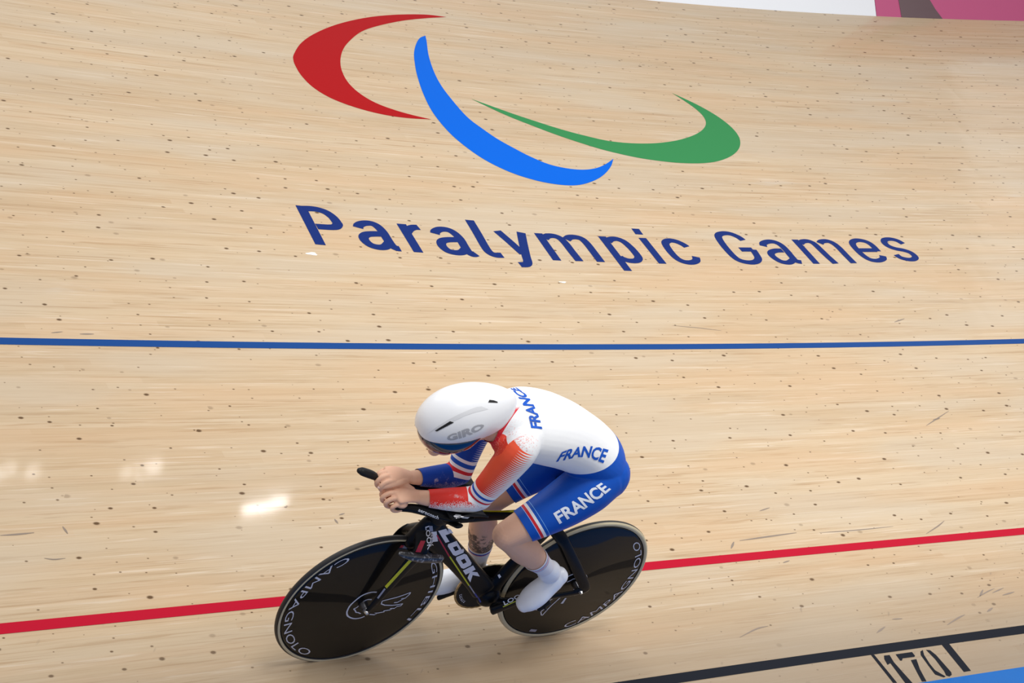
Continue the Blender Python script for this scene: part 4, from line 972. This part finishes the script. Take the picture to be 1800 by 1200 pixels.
def sleeve(nm, C0, bands, forebase):
    m, g = cloth('sleeve ' + nm)
    up = g.attr('up_' + nm); fo = g.attr('fo_' + nm); ar = g.attr('ar_' + nm); fs = g.attr('fs_' + nm)
    tri = g.m('PINGPONG', up, .0041)
    thr = g.m('MULTIPLY', g.m('SUBTRACT', ar, -.004), .085)     # wider gaps towards the back
    stripes = g.m('GREATER_THAN', g.m('ADD', g.m('MULTIPLY', g.m('ADD', ar, .005), .064), g.m('SUBTRACT', tri, .00205)), 0.0)
    upper = g.mix(stripes, W1, C0)
    upper = g.mix(g.step(.0, .12, up), upper, g.mix(stripes, W1, ORG if nm == 'l' else C0))
    tc = g.n.new('ShaderNodeTexCoord').outputs['Object']
    nz = g.noise(tc, 420, 0)
    ff = g.m('GREATER_THAN', g.m('ADD', g.m('MULTIPLY', g.m('SUBTRACT', .036, fs), 16), g.m('SUBTRACT', nz, .5)), 0.0)
    lower = g.mix(ff, (.80, .80, .84) if nm == 'l' else (.26, .31, .62), C0)
    sp2 = g.noise(tc, 35, 3, .6)
    lower = g.mix(g.m('MULTIPLY', g.m('MULTIPLY', g.step(.56, .70, sp2), g.step(-.02, .02, fs)), .5), lower, (.80, .80, .84))
    col = g.mix(g.m('GREATER_THAN', up, bands[0][0]), lower, upper)
    sp3 = g.noise(tc, 190, 1)
    top = g.mix(g.m('MULTIPLY', g.m('GREATER_THAN', g.m('ADD', sp3, g.m('MULTIPLY', ar, 3.0)), .60), .6), W1, (.80, .25, .22) if nm == 'l' else (.25, .35, .70))
    col = g.mix(g.m('GREATER_THAN', up, .280), col, top)
    # the fore arm wins where it is closer to the wrist
    col = g.mix(g.m('GREATER_THAN', fo, .036), col, lower)
    for lo, hi, c in bands:
        f = g.m('MULTIPLY', g.band(up, lo, hi), g.m('LESS_THAN', fo, .052))
        col = g.mix(f, col, c)
    g.l.new(col, g.b.inputs['Base Color'])
    return m
BB = (.008, .085, .50)
m_al = sleeve('l', RED, [(-.020, -.006, W1), (-.006, .003, (.62, .02, .035)), (.003, .015, W1), (.015, .026, BB), (.026, .040, W1)], 0)
m_ar = sleeve('r', (.003, .055, .40), [(-.004, .012, W1), (.012, .024, (.62, .02, .035)), (.024, .036, W1), (.036, .052, BB), (.052, .064, W1)], 0)
def leg(nm):
    m, g = cloth('shorts ' + nm)
    h = g.attr('hem_' + nm)
    tc = g.n.new('ShaderNodeTexCoord').outputs['Object']
    col = g.mix(g.m('GREATER_THAN', g.attr('waist'), 0.0), BL, W1)
    # the printed bands stop at the inner thigh
    for lo, hi, c in ((.0300, .0320, (.55, .60, .85)), (.0325, .0425, (.70, .02, .03)), (.0425, .0530, W1), (.0640, .0655, (.25, .55, .90))):
        col = g.mix(g.band(h, lo, hi), col, c)
    g.l.new(col, g.b.inputs['Base Color'])
    return m
m_ll, m_lr = leg('l'), leg('r')
for m_ in (m_t, m_al, m_ar, m_ll, m_lr): suit_me.materials.append(m_)
idx = np.zeros(len(suit_me.polygons), np.int32)
mi = dict(t=0, al=1, ar=2, ll=3, lr=4)
for p in suit_me.polygons:
    v = p.vertices[0]; k = keys[cls[v]]
    idx[p.index] = mi[k]
suit_me.polygons.foreach_set('material_index', idx)
# fine weave wrinkles
for m_ in suit_me.materials:
    g = NB(m_); tc = g.n.new('ShaderNodeTexCoord').outputs['Object']
    bp = g.n.new('ShaderNodeBump'); bp.inputs['Strength'].default_value = .25; bp.inputs['Distance'].default_value = .004
    mp = g.n.new('ShaderNodeMapping'); g.l.new(tc, mp.inputs[0]); mp.inputs['Scale'].default_value = (9, 26, 16); mp.inputs['Rotation'].default_value = (.4, .7, .3)
    g.l.new(g.noise(mp.outputs[0], 1, 3, .55), bp.inputs['Height']); g.l.new(bp.outputs[0], g.b.inputs['Normal'])
suit = link('racing_suit', suit_me, None, rider)
bs = bvh_of([suit])
M_sblue = mat('suit print blue', (.006, .090, .52), .5, spec=.2)
M_swhite = mat('suit print white', (.80, .86, .95), .5, spec=.2)
decal_text('suit_lettering', 'back', bs, M_sblue, suit, .035, .0024, True)
decal_text('suit_lettering', 'side', bs, M_sblue, suit, .03, .0018, True)
decal_text('suit_lettering', 'thigh', bs, M_swhite, suit, .03, .0018, True)

# ---- socks and overshoes
M_sock = mat('sock', (.80, .80, .85), .7, spec=.2)
def sock(s):
    A = np.array(SHIN[s]); bm = bmesh.new()
    top = {1: 3.05, -1: 2.95}[s]
    rows = resample(A, 101, 0); i0 = int(top / (len(A) - 1) * 100)
    rows = rows[i0:].copy(); rows[:, 3:] += .004
    loft(bm, [tuple(r) for r in rows[::6]] + [tuple(rows[-1])], up=(0, 1, 0), n=36, ends=False)
    me = bm_mesh(bm)
    ax = nrm(A[-1][:3] - rows[0][:3]); c = rows[0][:3]
    a = me.attributes.new('down', 'FLOAT', 'POINT')
    a.data.foreach_set('value', np.array([(np.array(v.co) - c) @ ax for v in me.vertices], np.float32))
    me = evaluated(me, [('SOLIDIFY', dict(thickness=.0025, offset=-1)), ('SUBSURF', dict(levels=2, render_levels=2))])
    m = mat('sock bands', (.80, .80, .85), .7, spec=.2); g = NB(m); d = g.attr('down')
    col = g.mix(g.band(d, .010, .0145), (.80, .80, .85), (.03, .10, .45))
    for lo, hi, c_ in (((.019, .0235, (.60, .06, .09)), (.0285, .0315, (.05, .12, .42))) if s == 1 else ((.0150, .0190, (.60, .06, .09)),)):
        col = g.mix(g.band(d, lo, hi), col, c_)
    if s == -1: col = g.mix(g.band(d, .0060, .0110), col, (.03, .10, .45))
    g.l.new(col, g.b.inputs['Base Color'])
    return link('sock', me, m, rider)
for s in (1, -1): sock(s)
M_shoe = mat('overshoe', (.84, .88, .95), .38, coat=.15)
for s in (1, -1):
    bm = bmesh.new()
    loft(bm, FOOT[s], up=(0, 1, 0), n=28, infl=.008)
    A = np.array(SHIN[s]); an = A[-1]; pr_ = A[-2]
    d = an[:3] - pr_[:3]
    loft(bm, [(*(an[:3] - d * .12), .036, .038), (*(an[:3] + d * .25), .040, .044), (*(an[:3] + d * .6), .040, .044)], up=(0, 1, 0), infl=.0015)
    link('overshoe', fuse(bm, .003, 8), M_shoe, rider)

# ---- helmet: swept shell with a short tail, visor below the brow
def shell(a0, b0, c0, n=64, k=40, rim=-.028, infl=0.0):
    """upper shell in the head frame"""
    V = []; Fc = []
    for i in range(k + 1):
        u = i / k; th = math.pi * u            # 0 = nose side, pi = tail
        x = math.cos(th)
        lx = a0[0] * x if x > 0 else a0[1] * x
        w = math.sin(th) ** .78
        wd = b0 * w * (1 if x > 0 else (1 - .30 * (-x) ** 1.6)); ht = c0 * w * (1 if x > 0 else (1 - .34 * (-x) ** 1.5))
        zc = .0 + (.020 * (-x) if x < 0 else -.022 * x * x)
        drop = .036 + (.050 * max(0, -x - .1) if x < 0 else -.012 * x)
        for j in range(n + 1):
            a = -1 + 2 * j / n
            ang = a * (math.pi / 2 + .42)
            y = wd * math.sin(ang) * (1.0 if abs(ang) < math.pi / 2 else 1.0)
            z = ht * math.cos(ang) if abs(ang) < math.pi / 2 else -(drop * w) * (abs(ang) - math.pi / 2) / .42
            if abs(ang) >= math.pi / 2: y = math.copysign(wd * (1 - .10 * ((abs(ang) - math.pi / 2) / .42) ** 2), ang)
            V.append(H(lx, y, z + zc + .012))
    for i in range(k):
        for j in range(n):
            Fc.append((i * (n + 1) + j, i * (n + 1) + j + 1, (i + 1) * (n + 1) + j + 1, (i + 1) * (n + 1) + j))
    return mesh(V, Fc)
M_helm = mat('helmet white', (.86, .88, .91), .30, coat=.25)
hm = shell((.158, .200), .104, .112)
bm = bmesh.new(); bm.from_mesh(hm); bmesh.ops.remove_doubles(bm, verts=bm.verts, dist=.0008)
bmesh.ops.recalc_face_normals(bm, faces=bm.faces)
hm = bpy.data.meshes.new('h'); bm.to_mesh(hm); bm.free()
helm_shell = hm.copy()
hm = evaluated(hm, [('SOLIDIFY', dict(thickness=.010, offset=-1)), ('SUBSURF', dict(levels=1, render_levels=1))])
helmet = link('helmet', hm, M_helm, rider)
bh = bvh_of([helmet])
M_black = mat('vent black', (.004, .004, .005), .7)
M_hshade = mat('helmet crease shade', (.70, .715, .74), .4)
M_hl = mat('helmet print', (.42, .43, .46), .4)
decal_poly('crease_shade', 'groove_shade', bh, M_hshade, helmet, lift=.0008)  # flat light grey band: the shade of the shell's crease, put in as colour
decal_poly('vent', 'vent1', bh, M_black, helmet, lift=.0016)
decal_poly('vent', 'vent2', bh, M_black, helmet, lift=.0016)
decal_text('helmet_lettering', 'helm', bh, M_hl, helmet, .045, lift=.0012)
# visor: curved lens under the front rim
M_vis = mat('visor', (.004, .018, .05), .08, coat=1, coat_rough=.03)
g = NB(M_vis); tc = g.n.new('ShaderNodeTexCoord').outputs['Object']; se = g.n.new('ShaderNodeSeparateXYZ'); g.l.new(tc, se.inputs[0])
lw = g.n.new('ShaderNodeLayerWeight'); lw.inputs[0].default_value = .35
g.l.new(g.mix(g.step(.25, .75, lw.outputs[1]), (.004, .04, .10), (.16, .012, .016)), g.b.inputs['Base Color'])
g.b.inputs['Metallic'].default_value = .55
V, Fc = [], []
nu, nv = 48, 12
for i in range(nu + 1):
    ph = R(-118 + 236 * i / nu)
    for j in range(nv + 1):
        v = j / nv
        dep = .062 * (1 - .60 * (abs(ph) / R(112)) ** 4)
        z = -.014 - .012 * math.cos(ph) - dep * v
        sh = 1 - .16 * v * v
        r_x = .150 if math.cos(ph) > 0 else .11
        V.append(H(r_x * math.cos(ph) * sh, .099 * math.sin(ph) * (1 - .10 * v * v), z))
for i in range(nu):
    for j in range(nv): Fc.append((i * (nv + 1) + j, (i + 1) * (nv + 1) + j, (i + 1) * (nv + 1) + j + 1, i * (nv + 1) + j + 1))
bm = bmesh.new(); bm.from_mesh(mesh(V, Fc)); bmesh.ops.recalc_face_normals(bm, faces=bm.faces)
vm = bpy.data.meshes.new('v'); bm.to_mesh(vm); bm.free()
link('visor', evaluated(vm, [('SOLIDIFY', dict(thickness=.002, offset=0))]), M_vis, helmet)
# chin strap
bm = bmesh.new()
for s in (1, -1):
    loft(bm, [(*H(.0, s * .082, -.04), .005, .0012), (*H(.012, s * .070, -.080), .005, .0012), (*H(.030, s * .042, -.118), .005, .0012), (*H(.038, 0, -.130), .005, .0012)], up=(1, 0, 0), n=8)
link('chin_strap', bm_mesh(bm), M_matte, helmet)
